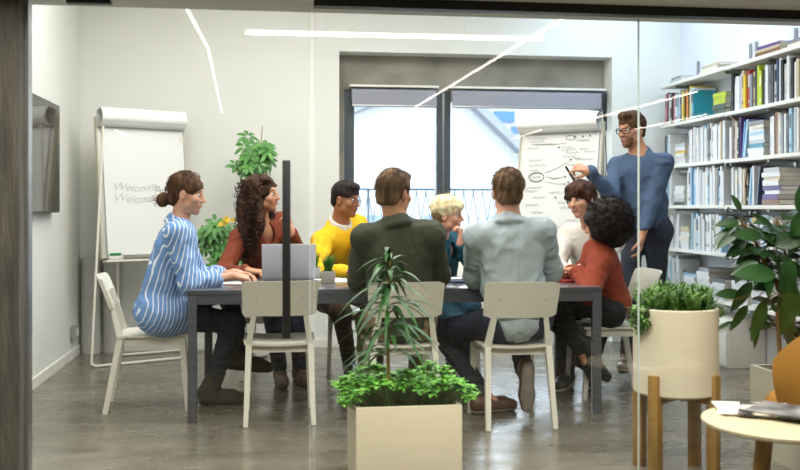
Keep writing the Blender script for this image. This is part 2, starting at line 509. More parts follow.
# socket box on the left wall and wall display
sb = empty('socket_box', (XL, 7.93, .16), 0, 'small grey socket box low on the left wall', 'socket')
MB().box((0, -.06, 0), (.045, .06, .10), bev=.005).build('housing', mat('grey_plastic', '9c9c98', 0.5), sb)
MB().box((.045, -.045, .02), (.05, .045, .08), bev=.002).build('cover', M_WHITE, sb)
tv = empty('wall_display', (XL, 6.49, 1.18), 0, 'dark glossy flat display mounted on the left wall', 'display')
MB().box((.0, -.2, .2), (.03, .2, .57)).build('mount', M_BLACK, tv)
MB().box((.03, -.69, 0), (.065, .69, .775), bev=.004).build('housing', M_DARKMETAL, tv)
MB().box((.0645, -.68, .012), (.068, .68, .765)).build('screen', mat('glossy_dark_screen', '35322b', 0.06, var=0.02, spec=0.3), tv)
# ================================================================ TABLE AND CHAIRS
TY = R(-2.4)
TC = Vector((0.755, 5.88, 0))
tb = empty('meeting_table', TC, TY, 'long dark grey metal meeting table in the middle of the room', 'table')
TW, TD = 1.20, 0.46
MB().box((-TW, -TD, .722), (TW, TD, .75), bev=.003).build('tabletop', M_TABLE, tb)
mb = MB()
mb.box((-TW + .05, -TD + .004, .668), (TW - .05, -TD + .03, .722)); mb.box((-TW + .05, TD - .03, .668), (TW - .05, TD - .004, .722))
mb.box((-TW + .004, -TD + .05, .668), (-TW + .03, TD - .05, .722)); mb.box((TW - .03, -TD + .05, .668), (TW - .004, TD - .05, .722))
mb.build('apron', M_TABLE, tb)
for sx in (-1, 1):
    for sy in (-1, 1):
        x, y = sx * (TW - .027), sy * (TD - .027)
        MB().box((x - .025, y - .025, 0), (x + .025, y + .025, .722), bev=.003).build('leg', M_TABLE, tb)

def make_chair():
    r = empty('meeting_chair', (0, 0, 0), 0, 'x', 'chair', 'ivory wooden meeting chairs')
    # seat faces +Y, backrest at -Y
    nx, ny = 8, 8
    mb = MB(); vs = []
    for lay in (0, 1):
        for i in range(nx + 1):
            for j in range(ny + 1):
                u, v = i / nx * 2 - 1, j / ny * 2 - 1
                x = u * .205 * (1 - .04 * (v < -.6)); y = v * .205
                z = .452 - .012 * math.cos(u * 1.4) * (1 if v < .6 else .6) + (0.010 if lay else -.004)
                vs.append((x, y, z))
    n1 = (nx + 1) * (ny + 1); fs = []
    q = lambda i, j: i * (ny + 1) + j
    for i in range(nx):
        for j in range(ny):
            a, b, c, d = q(i, j), q(i + 1, j), q(i + 1, j + 1), q(i, j + 1)
            fs.append((a, b, c, d)); fs.append((n1 + d, n1 + c, n1 + b, n1 + a))
    for i in range(nx):
        fs.append((q(i, 0), n1 + q(i, 0), n1 + q(i + 1, 0), q(i + 1, 0))); fs.append((q(i, ny), q(i + 1, ny), n1 + q(i + 1, ny), n1 + q(i, ny)))
        fs.append((q(0, i), q(0, i + 1), n1 + q(0, i + 1), n1 + q(0, i))); fs.append((q(nx, i), n1 + q(nx, i), n1 + q(nx, i + 1), q(nx, i + 1)))
    mb.add(vs, fs, 0, True)
    mb.build('seat', [M_CHAIR], r)
    mb = MB(); mb.box((-.175, -.165, .395), (.175, -.145, .44)); mb.box((-.175, .135, .395), (.175, .155, .44))
    mb.box((-.175, -.15, .395), (-.155, .145, .44)); mb.box((.155, -.15, .395), (.175, .145, .44))
    mb.build('seat_frame', M_CHAIR, r)
    for sx in (-1, 1):
        # rear leg runs up outside the seat to carry the backrest
        mb = MB()
        mb.bar((sx * .188, -.275, 0), (sx * .172, -.19, .45), (.026, .030), (.034, .036))
        mb.bar((sx * .172, -.19, .45), (sx * .128, -.262, .72), (.034, .036), (.024, .022))
        mb.build('leg', M_CHAIR, r)
        MB().bar((sx * .19, .20, 0), (sx * .172, .165, .44), (.026, .026), (.036, .036)).build('leg', M_CHAIR, r)
    # curved, slightly leaning back plate
    mb = MB(); vs = []; n = 12; m = 6
    for lay in (0, 1):
        for i in range(n + 1):
            for j in range(m + 1):
                u = i / n * 2 - 1; v = j / m
                x = u * (.205 + .006 * v); cr = max(0, abs(u) - .9) * .0
                y = -.232 - .075 * v - .035 * (1 - u * u) + (.012 if lay else 0)
                z = .612 + v * .20 - (.012 if (abs(u) > .99 and (j == 0 or j == m)) else 0) * (1 if j == m else -1)
                vs.append((x, y, z))
    n1 = (n + 1) * (m + 1); fs = []
    q = lambda i, j: i * (m + 1) + j
    for i in range(n):
        for j in range(m):
            a, b, c, d = q(i, j), q(i + 1, j), q(i + 1, j + 1), q(i, j + 1)
            fs.append((a, b, c, d)); fs.append((n1 + d, n1 + c, n1 + b, n1 + a))
    for i in range(n):
        fs.append((q(i, 0), n1 + q(i, 0), n1 + q(i + 1, 0), q(i + 1, 0))); fs.append((q(i, m), q(i + 1, m), n1 + q(i + 1, m), n1 + q(i, m)))
    for j in range(m):
        fs.append((q(0, j), q(0, j + 1), n1 + q(0, j + 1), n1 + q(0, j))); fs.append((q(n, j), n1 + q(n, j), n1 + q(n, j + 1), q(n, j + 1)))
    mb.add(vs, fs, 0, True)
    mb.build('backrest', M_CHAIR, r)
    for sx in (-1, 1):
        MB().tube([(sx * .128, -.292, .715), (sx * .128, -.282, .715)], .006, 10).build('screw', M_STEEL, r)
    return r
CH = make_chair()
chairs = [(-.70, 5.98, -90 + 4, 'ivory chair at the left table end under the woman in the striped shirt'),
          (.055, 5.60, 0, 'empty ivory chair at the near table side behind the black door handle'),
          (.74, 5.43, 0, 'ivory chair under the man in the dark green jacket'),
          (1.365, 5.33, 0, 'ivory chair under the man in the grey-blue shirt'),
          (2.17, 5.98, 90, 'ivory chair at the right table end under the curly haired person in rust'),
          (.02, 6.93, 170, 'ivory chair under the curly haired woman in the rust blouse'),
          (.62, 7.02, 176, 'ivory chair under the man in the yellow sweater'),
          (1.30, 6.90, 180, 'ivory chair under the blonde woman in teal'),
          (2.02, 6.62, 172, 'ivory chair under the smiling woman with short brown hair')]
for i, (x, y, a, lab) in enumerate(chairs):
    c = CH if i == 0 else copy_tree(CH)
    c.location = (x, y, 0); c.rotation_euler = (0, 0, R(a)); c['label'] = lab

# ================================================================ ON THE TABLE
lp = empty('laptop', J(289, 276.6, 6.13).xy.to_3d() + Vector((0, 0, .75)), R(180) + R(-3), 'open silver laptop seen from behind, in front of the curly haired woman', 'laptop')
mb = MB(); mb.box((-.172, -.0, 0), (.172, .235, .016), bev=.004); mb.build('base', M_STEEL, lp)
L_ = Matrix.Rotation(R(12), 4, 'X')
M_ALU = mat('laptop_aluminium', 'cfd1d6', 0.42, metal=0.0, var=0.03)
for o_ in lp.children: o_.data.materials[0] = M_ALU
mb = MB()
Ml = Matrix.Translation((0, -.002, .012)) @ L_
mb.box((-.172, -.005, 0), (.172, .003, .226), M=Ml, bev=.003)
lid = mb.build('lid', M_ALU, lp)
MB().box((-.162, .0031, .008), (.162, .0042, .218), M=Ml).build('screen', mat('laptop_screen', '20242c', 0.1, emit='8aa4c8', es=.25), lid)
MB().box((-.14, .08, .0155), (.14, .2, .0172)).build('keyboard', M_BLACK, lp)
lp.rotation_euler = (0, 0, R(-2))

def paper(name, px, py, d, w, h, a, lab, m=None, t=.002, z=.75, cat='paper'):
    p = J(px, py, d)
    o = MB().box((-w / 2, -h / 2, 0), (w / 2, h / 2, t)).build(name, m or M_PAPER)
    o.location = (p.x, p.y, z); o.rotation_euler = (0, 0, R(a))
    return props(o, lab, cat)
paper('paper_sheet', 236, 283, 5.9, .21, .297, 70, 'white paper sheet under the writing hand of the woman in stripes')
paper('paper_sheet', 338, 281, 6.1, .21, .297, 30, 'white paper in front of the man in the yellow sweater')
paper('paper_sheet', 444, 281, 6.2, .21, .297, -20, 'white paper in front of the blonde woman')
nb_ = paper('notebook', 566, 279, 6.0, .15, .21, 15, 'red notebook at the right end of the table', mat('red_cover', '9c2f2c', .5), .014, cat='notebook')
paper('notebook', 459, 284, 5.95, .15, .21, 8, 'dark blue notebook beside the left arm of the man in the grey shirt', mat('navy_cover', '27364f', .5), .012, cat='notebook')

def leafblades(mb, base, n, h, spread, w, mi=0, seed=1, curve=.5):
    r = random.Random(seed)
    for i in range(n):
        a = r.uniform(0, 2 * math.pi); sp = r.uniform(.2, 1) * spread; hh = h * r.uniform(.6, 1.1)
        b = Vector(base) + Vector((r.uniform(-1, 1), r.uniform(-1, 1), 0)) * spread * .35
        d = Vector((math.cos(a), math.sin(a), 0)); sd = Vector((-d.y, d.x, 0))
        pts = []
        for k in range(5):
            t = k / 4
            pts.append((b + d * sp * (t ** 1.6) + Vector((0, 0, hh * (t - curve * .35 * t * t))), w * (1 - t ** 1.5) + .0006))
        vs = []
        for p, ww in pts: vs += [p - sd * ww, p + d * ww * .3, p + sd * ww]
        fs = []
        for k in range(4):
            q = k * 3
            fs += [(q, q + 1, q + 4, q + 3), (q + 1, q + 2, q + 5, q + 4)]
        mb.add(vs, fs, mi, True)
    return mb
M_GRASS = mat('fresh_green_leaf', '6fa63c', 0.5, col2='3f7a24', vs=12)
for i, (px, py, d, s, lab) in enumerate(((328, 283, 5.86, .042, 'small grey cube pot with grass on the table beside the laptop'),
                                         (314, 277, 6.25, .04, 'small pot with bright green grass behind the laptop'))):
    p = J(px, py, d)
    r = empty('potted_grass', (p.x, p.y, .75), R(-6), lab, 'plant', 'small grass pots on the table')
    mb = MB(); mb.box((-s, -s, 0), (s, s, .075), bev=.004); mb.build('pot', mat('pale_cement_pot', 'b4afa6', .8, bump=.2), r)
    MB().box((-s + .006, -s + .006, .07), (s - .006, s - .006, .0765)).build('soil', M_SOIL, r)
    mb = MB(); leafblades(mb, (0, 0, .074), 90, .12, .06, .003, seed=3 + i); mb.build('foliage', M_GRASS, r)

# ================================================================ FLIPCHARTS
def squig(r, x0, x1, y, amp=.011, step=.006):
    pts = []; x = x0; ph = r.uniform(0, 6)
    while x < x1:
        ph += r.uniform(.5, 1.5)
        pts.append((x, y + amp * math.sin(ph) * r.uniform(.3, 1)))
        x += step * r.uniform(.5, 1.3)
    return pts
def flipchart(loc, yaw, lean, w, zb, zt, lab, style):
    r = empty('flipchart', loc, yaw, lab, 'flipchart')
    ca, sa = math.cos(lean), math.sin(lean)
    H_ = (zt - zb) / ca
    def bp(u, v, n):        # u across, v up the board, n out of the board (towards -Y)
        return Vector((u, (v * sa) - n * ca, zb + v * ca + n * sa * -1 * -1))
    Mb = Matrix(((1, 0, 0, 0), (0, -ca, sa, 0), (0, sa, ca, zb), (0, 0, 0, 1)))   # columns: u, n, v
    Mb = Matrix.Translation((0, 0, zb)) @ Matrix(((1, 0, 0, 0), (0, -ca, sa, 0), (0, sa * 1, ca, 0), (0, 0, 0, 1)))
    def BX(a, b, bev=0.0, mb=None, mi=0):
        mb = mb or MB(); mb.box(a, b, mi, Mb, bev); return mb
    P = lambda u, v, n: Mb @ Vector((u, n, v))
    BX((-w / 2, -.03, 0), (w / 2, 0, H_), .004).build('board', mat('magnetic_board', 'dcdcd6', .35, var=.03), r)
    mb = MB(); BX((-w / 2 - .008, -.034, -.005), (-w / 2 + .004, .006, H_), 0, mb); BX((w / 2 - .004, -.034, -.005), (w / 2 + .008, .006, H_), 0, mb)
    mb.build('frame', mat('pale_alu_frame', 'c9c2ad' if style == 0 else 'd8d6c8', .4), r)
    # paper pad: a slightly wavy stack hanging from the clamp
    pad = MB(); vs = []; nu, nv = 8, 14
    for lay in (0, 1):
        for i in range(nu + 1):
            for j in range(nv + 1):
                u = (i / nu - .5) * (w - .05) + .008; v = .02 + (H_ - .07) * j / nv
                n = .008 + (.012 if lay else 0) + (1 - j / nv) ** 2 * .018 * math.sin(i / nu * 3.0 + 1) * (1 if lay else .6)
                vs.append(P(u, v, n))
    n1 = (nu + 1) * (nv + 1); fs = []; q = lambda i, j: i * (nv + 1) + j
    for i in range(nu):
        for j in range(nv):
            fs.append((q(i, j), q(i, j + 1), q(i + 1, j + 1), q(i + 1, j))); fs.append((n1 + q(i, j), n1 + q(i + 1, j), n1 + q(i + 1, j + 1), n1 + q(i, j + 1)))
    for j in range(nv):
        fs.append((q(0, j), n1 + q(0, j), n1 + q(0, j + 1), q(0, j + 1))); fs.append((q(nu, j), q(nu, j + 1), n1 + q(nu, j + 1), n1 + q(nu, j)))
    for i in range(nu): fs.append((q(i, 0), q(i + 1, 0), n1 + q(i + 1, 0), n1 + q(i, 0)))
    pad.add(vs, fs, 0, True)
    pad_o = pad.build('paper_pad', M_PAPER, r)
    # used sheets turned over the top: a fat roll
    mb = MB()
    c = H_ - .005; nn = .040
    pts = []
    for k in range(37):
        th = R(-120 + k * 10 * 1.25); rr = .074 + .004 * math.sin(k)
        pts.append((c + rr * math.sin(th), nn + rr * math.cos(th)))
    vs = []
    for uu in (-w / 2 + .01, w / 2 - .01):
        for v, n in pts: vs.append(P(uu, v, n))
        for v, n in pts: vs.append(P(uu, c + (v - c) * .9, nn + (n - nn) * .9))
    k = len(pts); fs = []
    for i in range(k - 1):
        fs.append((i, i + 1, 2 * k + i + 1, 2 * k + i)); fs.append((k + i, 3 * k + i, 3 * k + i + 1, k + i + 1))
        fs.append((i, k + i, k + i + 1, i + 1)); fs.append((2 * k + i, 2 * k + i + 1, 3 * k + i + 1, 3 * k + i))
    fs.append((0, 2 * k, 3 * k, k)); fs.append((k - 1, 2 * k - 1, 4 * k - 1, 3 * k - 1))
    mb.add(vs, fs, 0, True)
    mb.build('turned_sheets', M_PAPER, r)
    BX((-w / 2 + .01, .018, H_ - .085), (w / 2 - .01, .034, H_ - .06), .003).build('clamp_bar', M_STEEL, r)
    # pen tray
    BX((-w / 2, .0, -.035), (w / 2, .075, -.02), .003).build('pen_tray', M_WHITE, r)
    return r, P, H_
# left one, "Welcome again"
lc = (Vector((-1.296, 7.646, 0)) + Vector((-.679, 8.01, 0))) / 2
r, P, H_ = flipchart(lc + rt * .015, R(30.5), R(7), .735, .82, 1.935, 'flipchart with a faint handwritten welcome, standing in the left corner', 0)
Mi = r.rotation_euler.to_matrix()
mb = MB()
for pts in ([(-.37, -.02, 1.85), (-.50, -.12, .03), (-.48, -.15, .012), (.20, -.18, .012), (.25, -.14, .03), (.30, .0, .75)],
            [(-.20, .16, 1.8), (-.14, .24, .02), (-.10, .25, .012), (.36, .20, .012), (.39, .17, .03), (.33, .10, 1.8)]):
    mb.tube(pts, .011, 8)
mb.build('tube_frame', M_CHAIR, r)
cu = bpy.data.curves.new('tmp', 'FONT')
cu.body = 'Welcome again\nWelcome to...'; cu.size = .105; cu.shear = .35; cu.space_line = 1.0; cu.space_character = .92; cu.offset = -.0022; cu.extrude = .0006
to = bpy.data.objects.new('tmp', cu); COL.objects.link(to)
bpy.context.view_layer.update()
me = bpy.data.meshes.new_from_object(to.evaluated_get(bpy.context.evaluated_depsgraph_get()))
bpy.data.objects.remove(to)
jr = random.Random(5)
for v in me.vertices:
    u, y = v.co.x, v.co.y
    v.co = P(-.28 + u, .53 + y * .85 + .006 * math.sin(u * 22), .0235 + .010 * (1 - (.53 + y) / H_) + v.co.z)
me.materials.append(M_INKP)
wo = bpy.data.objects.new('handwriting', me); link(wo, r)
# sponge on the tray corner
sp_ = empty('cleaning_sponge', J(116, 272, 7.42), R(20), 'green and white cleaning sponge at the foot of the left flipchart', 'sponge')
MB().box((-.055, -.03, 0), (.055, .03, .03), bev=.006).build('pad', M_WHITE, sp_)
MB().box((-.045, -.03, .03), (.04, .03, .05), bev=.006).build('scrubber', mat('green_scrubber', '2f8f5b', .8), sp_)
bpy.context.view_layer.update()
tz = (r.matrix_world @ P(-.28, -.02, .04))
sp_.location = (tz.x, tz.y, tz.z + .006)

rc_ = (Vector((1.967, 7.40, 0)) + Vector((2.479, 6.93, 0))) / 2 - rt * .05
r, P, H_ = flipchart(rc_, R(-42.5), R(8), .70, .60, 1.885, 'flipchart covered in handwritten notes and arrows, by the window', 1)
mb = MB()
mb.tube([(-.30, .0, .65), (-.40, -.28, .012)], .013, 8); mb.tube([(.30, .0, .65), (.40, -.28, .012)], .013, 8); mb.tube([(0, .14, 1.7), (0, .52, .012)], .013, 8)
mb.tube([(-.30, 0.0, .66), (.30, .0, .66)], .010, 8)
mb.build('tripod', M_STEEL, r)
rr = random.Random(11)
mb = MB()
def S(pts, w=.004):
    mb.ribbon([P(u, v, .0222 + .018 * (1 - v / H_) ** 2) for u, v in pts], w, P(0, 0, 1) - P(0, 0, 0))
T = H_
for (a, b, v) in ((-.28, -.10, .12), (-.26, -.12, .145), (-.24, -.02, .17), (.02, .13, .20), (.14, .26, .15), (.06, .18, .245), (.13, .19, .29), (.22, .31, .24),
                  (.04, .15, .275), (.15, .30, .36), (.18, .26, .22), (-.25, -.13, .30), (-.26, -.10, .34), (-.26, -.12, .52), (-.27, -.16, .55), (-.05, .02, .45), (.05, .12, .56), (.02, .10, .64), (.04, .12, .68),
                  (-.26, -.14, .66), (-.2, -.1, .72), (-.26, -.12, .80), (-.02, .08, .83), (-.18, -.08, .88), (.1, .2, .78), (.0, .12, .92), (.12, .2, .9), (.02, .16, .22), (.16, .3, .30), (.08, .22, .34), (-.28, -.16, .2), (-.24, -.16, .38), (.06, .16, .5), (.14, .24, .42), (-.06, .04, .56), (-.2, -.1, .6), (-.25, -.1, .94), (.04, .2, .98), (-.2, 0, 1.02)):
    S(squig(rr, a, b, T - v), .0020)
def oval(cu_, cv, a, b, turns=1.0, w=.0025):
    S([(cu_ + a * math.cos(t) * (1 + .03 * math.sin(3 * t)), T - cv + b * math.sin(t)) for t in np.linspace(.3, .3 + turns * 2 * math.pi, 40)], w)
oval(-.175, .435, .062, .034, 2.6, .0035); oval(-.18, .435, .066, .04, 1.0, .0025); oval(.10, .125, .045, .018, 1.6)
S(squig(rr, -.215, -.135, T - .435, .008), .0022)
for (a, b) in (((-.10, .40), (.10, .31)), ((-.09, .435), (.06, .435)), ((-.10, .47), (.08, .49)), ((-.22, .165), (.06, .165))):
    S([(a[0] + (b[0] - a[0]) * t, T - (a[1] + (b[1] - a[1]) * t) - .01 * math.sin(t * 3)) for t in np.linspace(0, 1, 9)], .0022)
for (u, v) in ((.07, .435), (.11, .30), (.10, .48), (.13, .12), (.26, .115), (.20, .12), (.0, .60)):
    oval(u, v, .004, .004, 1.5, .006)
mb.build('handwriting', M_INK, r)

# rolled paper leaning in the corner behind the left flipchart
M_ROLL = mat('grey_paper_roll', 'c9c8c4', .8, var=.06)
for (px, d, h, rad, lab) in ((91, 7.95, .80, .078, 'upright pale paper roll nearest the corner behind the left flipchart'), (112, 8.02, .78, .075, 'upright pale paper roll right of the other one behind the left flipchart')):
    p = J(px, 300, d)
    r = empty('paper_roll', (p.x, p.y, 0), 0, lab, 'paper roll', 'paper rolls in the left corner')
    mb = MB(); mb.lathe([(rad, 0), (rad, h), (rad * .82, h), (rad * .82, .01)], n=32); mb.build('sheet', M_ROLL, r)
    mb = MB(); mb.lathe([(rad * .45, 0), (rad * .45, h - .01), (rad * .35, h - .01), (rad * .35, .01)], n=24); mb.build('core', M_PAGES, r)
p = J(146, 345, 8.18)
r = empty('paper_roll', (p.x + .10, p.y, .07), R(3), 'pale paper roll lying on the floor behind the left flipchart', 'paper roll', 'paper rolls in the left corner')
MB().tube([(-.25, 0, 0), (.42, 0, 0)], .068, 24).build('sheet', M_ROLL, r)
MB().tube([(-.256, 0, 0), (-.24, 0, 0)], .03, 16).build('core', M_SOFFIT, r)

# ================================================================ BOOKSHELVES
FX = 3.49
LV = [.49, .86, 1.235, 1.59, 1.955, 2.31]
for k, (ya, yb, lab) in enumerate(((6.97, 8.17, 'white wall shelf bay by the window corner, full of magazines and books'),
                                   (5.55, 6.96, 'white wall shelf bay nearer the glass, behind the big leafy plant'))):
    r = empty('wall_shelf', (XR, (ya + yb) / 2, 0), 0, lab, 'shelf', 'white wall shelves')
    hl = (yb - ya) / 2
    for z in LV:
        MB().box((FX - XR, -hl, z - .028 - .003 * k), (-.002, hl, z - .003 * k), bev=.004).build('shelf_board', M_WHITE, r)
    for y in ([-hl + .03, hl - .25] if k == 0 else [-hl + .3, 0.1, hl - .05]):
        MB().box((-.018, y - .012, .44), (-.001, y + .012, 2.5)).build('upright', M_STEEL, r)
        for z in LV:
            MB().box((-.22, y - .004, z - .05), (-.018, y + .004, z - .027 - .003 * k)).build('bracket', M_STEEL, r)

PAL = {'white': 'dfe0e0', 'pale grey': 'b9bcc0', 'grey': '86898f', 'dark grey': '4b4d52', 'black': '1b1b1e', 'maroon': '7a2f3d', 'pink': 'c98a94', 'red': 'a8322b', 'orange': 'd9822b',
       'yellow': 'e5c22a', 'lime green': 'b6c92c', 'dark green': '3d5140', 'teal': '1f8a9c', 'light blue': '9cc3dc', 'blue': '3f7fb5', 'navy': '2c3a5c', 'purple': '5c3f86', 'beige': 'c9b899', 'brown': '7d5a3c', 'cream': 'e3dcc6'}
BM = {k: mat('cover_' + k.replace(' ', '_'), v, .45, var=.10, vs=9, stretch=(1, 1, 3)) for k, v in PAL.items()}
SHN = {5: 'top shelf', 4: 'second shelf', 3: 'third shelf', 2: 'fourth shelf', 1: 'fifth shelf', 0: 'lowest shelf'}
CNT = {}
ORD = ['first', 'second', 'third', 'fourth', 'fifth', 'sixth', 'seventh', 'eighth', 'ninth', 'tenth', 'eleventh', 'twelfth', 'thirteenth', 'fourteenth', 'fifteenth', 'sixteenth', 'seventeenth', 'eighteenth', 'nineteenth', 'twentieth',
       'twenty-first', 'twenty-second', 'twenty-third', 'twenty-fourth', 'twenty-fifth', 'twenty-sixth', 'twenty-seventh', 'twenty-eighth', 'twenty-ninth', 'thirtieth', 'thirty-first', 'thirty-second', 'thirty-third', 'thirty-fourth', 'thirty-fifth', 'thirty-sixth', 'thirty-seventh', 'thirty-eighth', 'thirty-ninth', 'fortieth', 'forty-first', 'forty-second', 'forty-third', 'forty-fourth', 'forty-fifth']
C1 = {'W': 'white', 'g': 'pale grey', 'G': 'grey', 'd': 'dark grey', 'K': 'black', 'm': 'maroon', 'p': 'pink', 'R': 'red', 'o': 'orange', 'Y': 'yellow', 'L': 'lime green', 'D': 'dark green',
      'T': 'teal', 'b': 'light blue', 'B': 'blue', 'N': 'navy', 'V': 'purple', 'e': 'beige', 'w': 'brown', 'c': 'cream'}
def book_mesh(t, h, dep, col, label_patch=None):
    mb = MB()
    c = min(.0025, t * .2)
    # spine towards -X
    mb.box((0, -t / 2, 0), (dep, -t / 2 + c, h)); mb.box((0, t / 2 - c, 0), (dep, t / 2, h))
    mb.box((0, -t / 2 + c, 0), (.003, t / 2 - c, h)); mb.box((.003, -t / 2 + c, .003), (dep - .004, t / 2 - c, h - .003), 1)
    mats = [BM[col], M_PAGES]
    if label_patch:
        mb.box((-.0006, -t * .32, h * .55), (.0005, t * .32, h * .86), 2); mb.box((-.0006, -t * .25, h * .12), (.0005, t * .25, h * .2), 2)
        mats.append(BM[label_patch])
    return mb, mats
br = random.Random(21)
nbooks = 0
def row(level, y_start, spec, hrange, trange, what='book', lean_p=0.25, dep=.205):
    """spec: letters from the window end towards the viewer; '_' leaves a gap, '\\\\' leans the next one"""
    global nbooks
    y = y_start; z = LV[level]; lean = 0; items = []
    for ch in spec:
        if ch == '_': y -= .05; continue
        if ch == '\\': lean = R(br.uniform(7, 13)); continue
        items.append((ch, lean)); lean_now = lean; 
        t = br.uniform(*trange); h = br.uniform(*hrange)
        items[-1] = (ch, lean_now, t, h, y)
        y -= t + .002 + (abs(math.sin(lean_now)) * h * (.28 if lean_now else 0))
        lean = 0
    for i, (ch, ln, t, h, yy) in enumerate(items):
        col = C1[ch]
        lp_ = br.choice([None, 'white', 'black', 'cream', 'dark grey']) if br.random() < .6 else None
        if lp_ == col: lp_ = None
        mb, mats = book_mesh(t, h, dep * br.uniform(.9, 1), col, lp_)
        o = mb.build(what, mats)
        o.location = (FX + .012 + br.uniform(0, .02), yy - t / 2 - (math.sin(ln) * h * .25 if ln else 0), z + .0005 + (abs(math.sin(ln)) * t / 2))
        o.rotation_euler = (ln, 0, 0)
        bay = 'window bay' if y_start > 7 else 'near bay'
        n_ = CNT.get((level, bay), 0); CNT[(level, bay)] = n_ + 1
        pos = ORD[n_]
        props(o, '%s %s %s, %s upright from window end, %s, %s' % ('thick' if t > .031 else 'slim' if t < .024 else 'medium', col, what, pos, SHN[level], bay), what, 'upright %ss on the %s, %s' % (what, SHN[level], bay))
        nbooks += 1
    return y
def stack(level, y, spec, w, t, lab, dep=.2, zoff=0.0, yaw=0, what='book'):
    global nbooks
    z = LV[level] + zoff
    for i, ch in enumerate(spec):
        th = t * br.uniform(.7, 1.3); ww = w * br.uniform(.85, 1.05)
        mb = MB()
        mb.box((0, -ww / 2, 0), (dep, ww / 2, .0025)); mb.box((0, -ww / 2, th - .0025), (dep, ww / 2, th)); mb.box((0, -ww / 2, .0025), (.003, ww / 2, th - .0025))
        mb.box((.003, -ww / 2 + .004, .0025), (dep - .004, ww / 2 - .004, th - .0025), 1)
        o = mb.build(what, [BM[C1[ch]], M_PAGES])
        o.location = (FX + .01 + br.uniform(0, .015), y + br.uniform(-.008, .008), z + .0004); o.rotation_euler = (0, 0, R(yaw + br.uniform(-3, 3)))
        z += th + .0004
        props(o, '%s %s, %s from bottom, %s' % (C1[ch], what, ORD[i], lab), what, lab)
        nbooks += 1
# second shelf from the top
y = row(4, 8.13, 'bpmgKKpWbWGYKoKYbWT', (.24, .29), (.026, .036), 'book', dep=.2)
stack(4, 7.08, 'DDLL', .22, .045, 'lying picture books, second shelf, window bay')
y = row(4, 6.92, '\\KKWWWgeYRRGeKLLKgWGdgNWKgWGKWe', (.24, .30), (.024, .036))
# third shelf
y = row(3, 8.12, 'dbDW', (.25, .30), (.022, .034), 'magazine')
stack(3, 7.80, 'WWWYWg', .2, .03, 'pile with a yellow box, third shelf')
y = row(3, 7.66, 'gWWpWgGWWgWbWWGWWgWWbWeWg', (.26, .31), (.018, .034), 'magazine')
y = row(3, 6.92, 'WgwGedV\\B\\b', (.24, .31), (.018, .03))
stack(3, 6.50, 'WWTgWbWcG', .22, .028, 'white and blue pile, third shelf, near bay')
y = row(3, 6.33, 'gWwegGWWKbWgWe', (.26, .31), (.02, .034))
# fourth shelf
y = row(2, 8.10, 'WbWWW', (.25, .30), (.02, .03), 'magazine')
stack(2, 7.82, 'DgWWW', .2, .035, 'pile beside the standing man, fourth shelf')
y = row(2, 7.66, 'WWbBbWWWgWWWbWWgWWKbWW', (.26, .32), (.02, .034), 'magazine')
y = row(2, 6.92, 'KKWWWgW\\weK\\bbW\\N', (.24, .29), (.02, .034))
stack(2, 6.30, 'wVWVWeWg', .22, .03, 'pile with purple covers, fourth shelf')
# fifth shelf
y = row(1, 8.10, 'KbWWWW\\W\\WW', (.25, .30), (.02, .03), 'magazine')
stack(1, 7.70, 'WWcWe', .17, .04, 'small pile on the fifth shelf')
y = row(1, 7.56, 'bWWbWWgWWWWbWWWgWWb', (.26, .31), (.02, .034), 'magazine')
y = row(1, 6.92, 'Dd_gcG_WbYWgWWbWGWwWg', (.25, .30), (.024, .04))
# lowest shelf
y = row(0, 8.10, 'bWWWbWWgW', (.26, .31), (.02, .03), 'magazine')
for j, (sp, yy) in enumerate((('WWWWWWbd', 7.62), ('WWgWWWWG', 7.36), ('gggWWd', 7.1), ('WWWgWW', 6.75), ('WbWWgW', 6.45))):
    stack(0, yy, sp, .23, .026, '%s magazine pile from the window, lowest shelf' % ORD[j], dep=.21, what='magazine')
# things lying on the top shelf
stack(5, 7.9, 'gG', .24, .022, 'flat pile at the window end, top shelf')
stack(5, 7.25, 'cWe', .30, .018, 'flat pile in the middle of the top shelf')
stack(5, 6.35, 'weV', .34, .02, 'flat pile with a purple cover, top shelf')
stack(5, 5.95, 'cG', .30, .02, 'flat pile nearest the viewer, top shelf')
# storage box under the shelves
bx = empty('storage_box', (3.56, 7.45, 0), 0, 'white low cabinet on the floor below the bookshelves', 'cabinet')
MB().box((-.13, -.68, .0), (.17, .68, .36), bev=.004).build('body', M_WHITE, bx)
for yy in (-.34, .34):
    d_ = MB().box((-.145, yy - .33, .02), (-.13, yy + .33, .34), bev=.003).build('door', M_WHITE, bx)
    MB().box((-.155, yy - .05, .30), (-.145, yy + .05, .31)).build('handle', M_STEEL, d_)
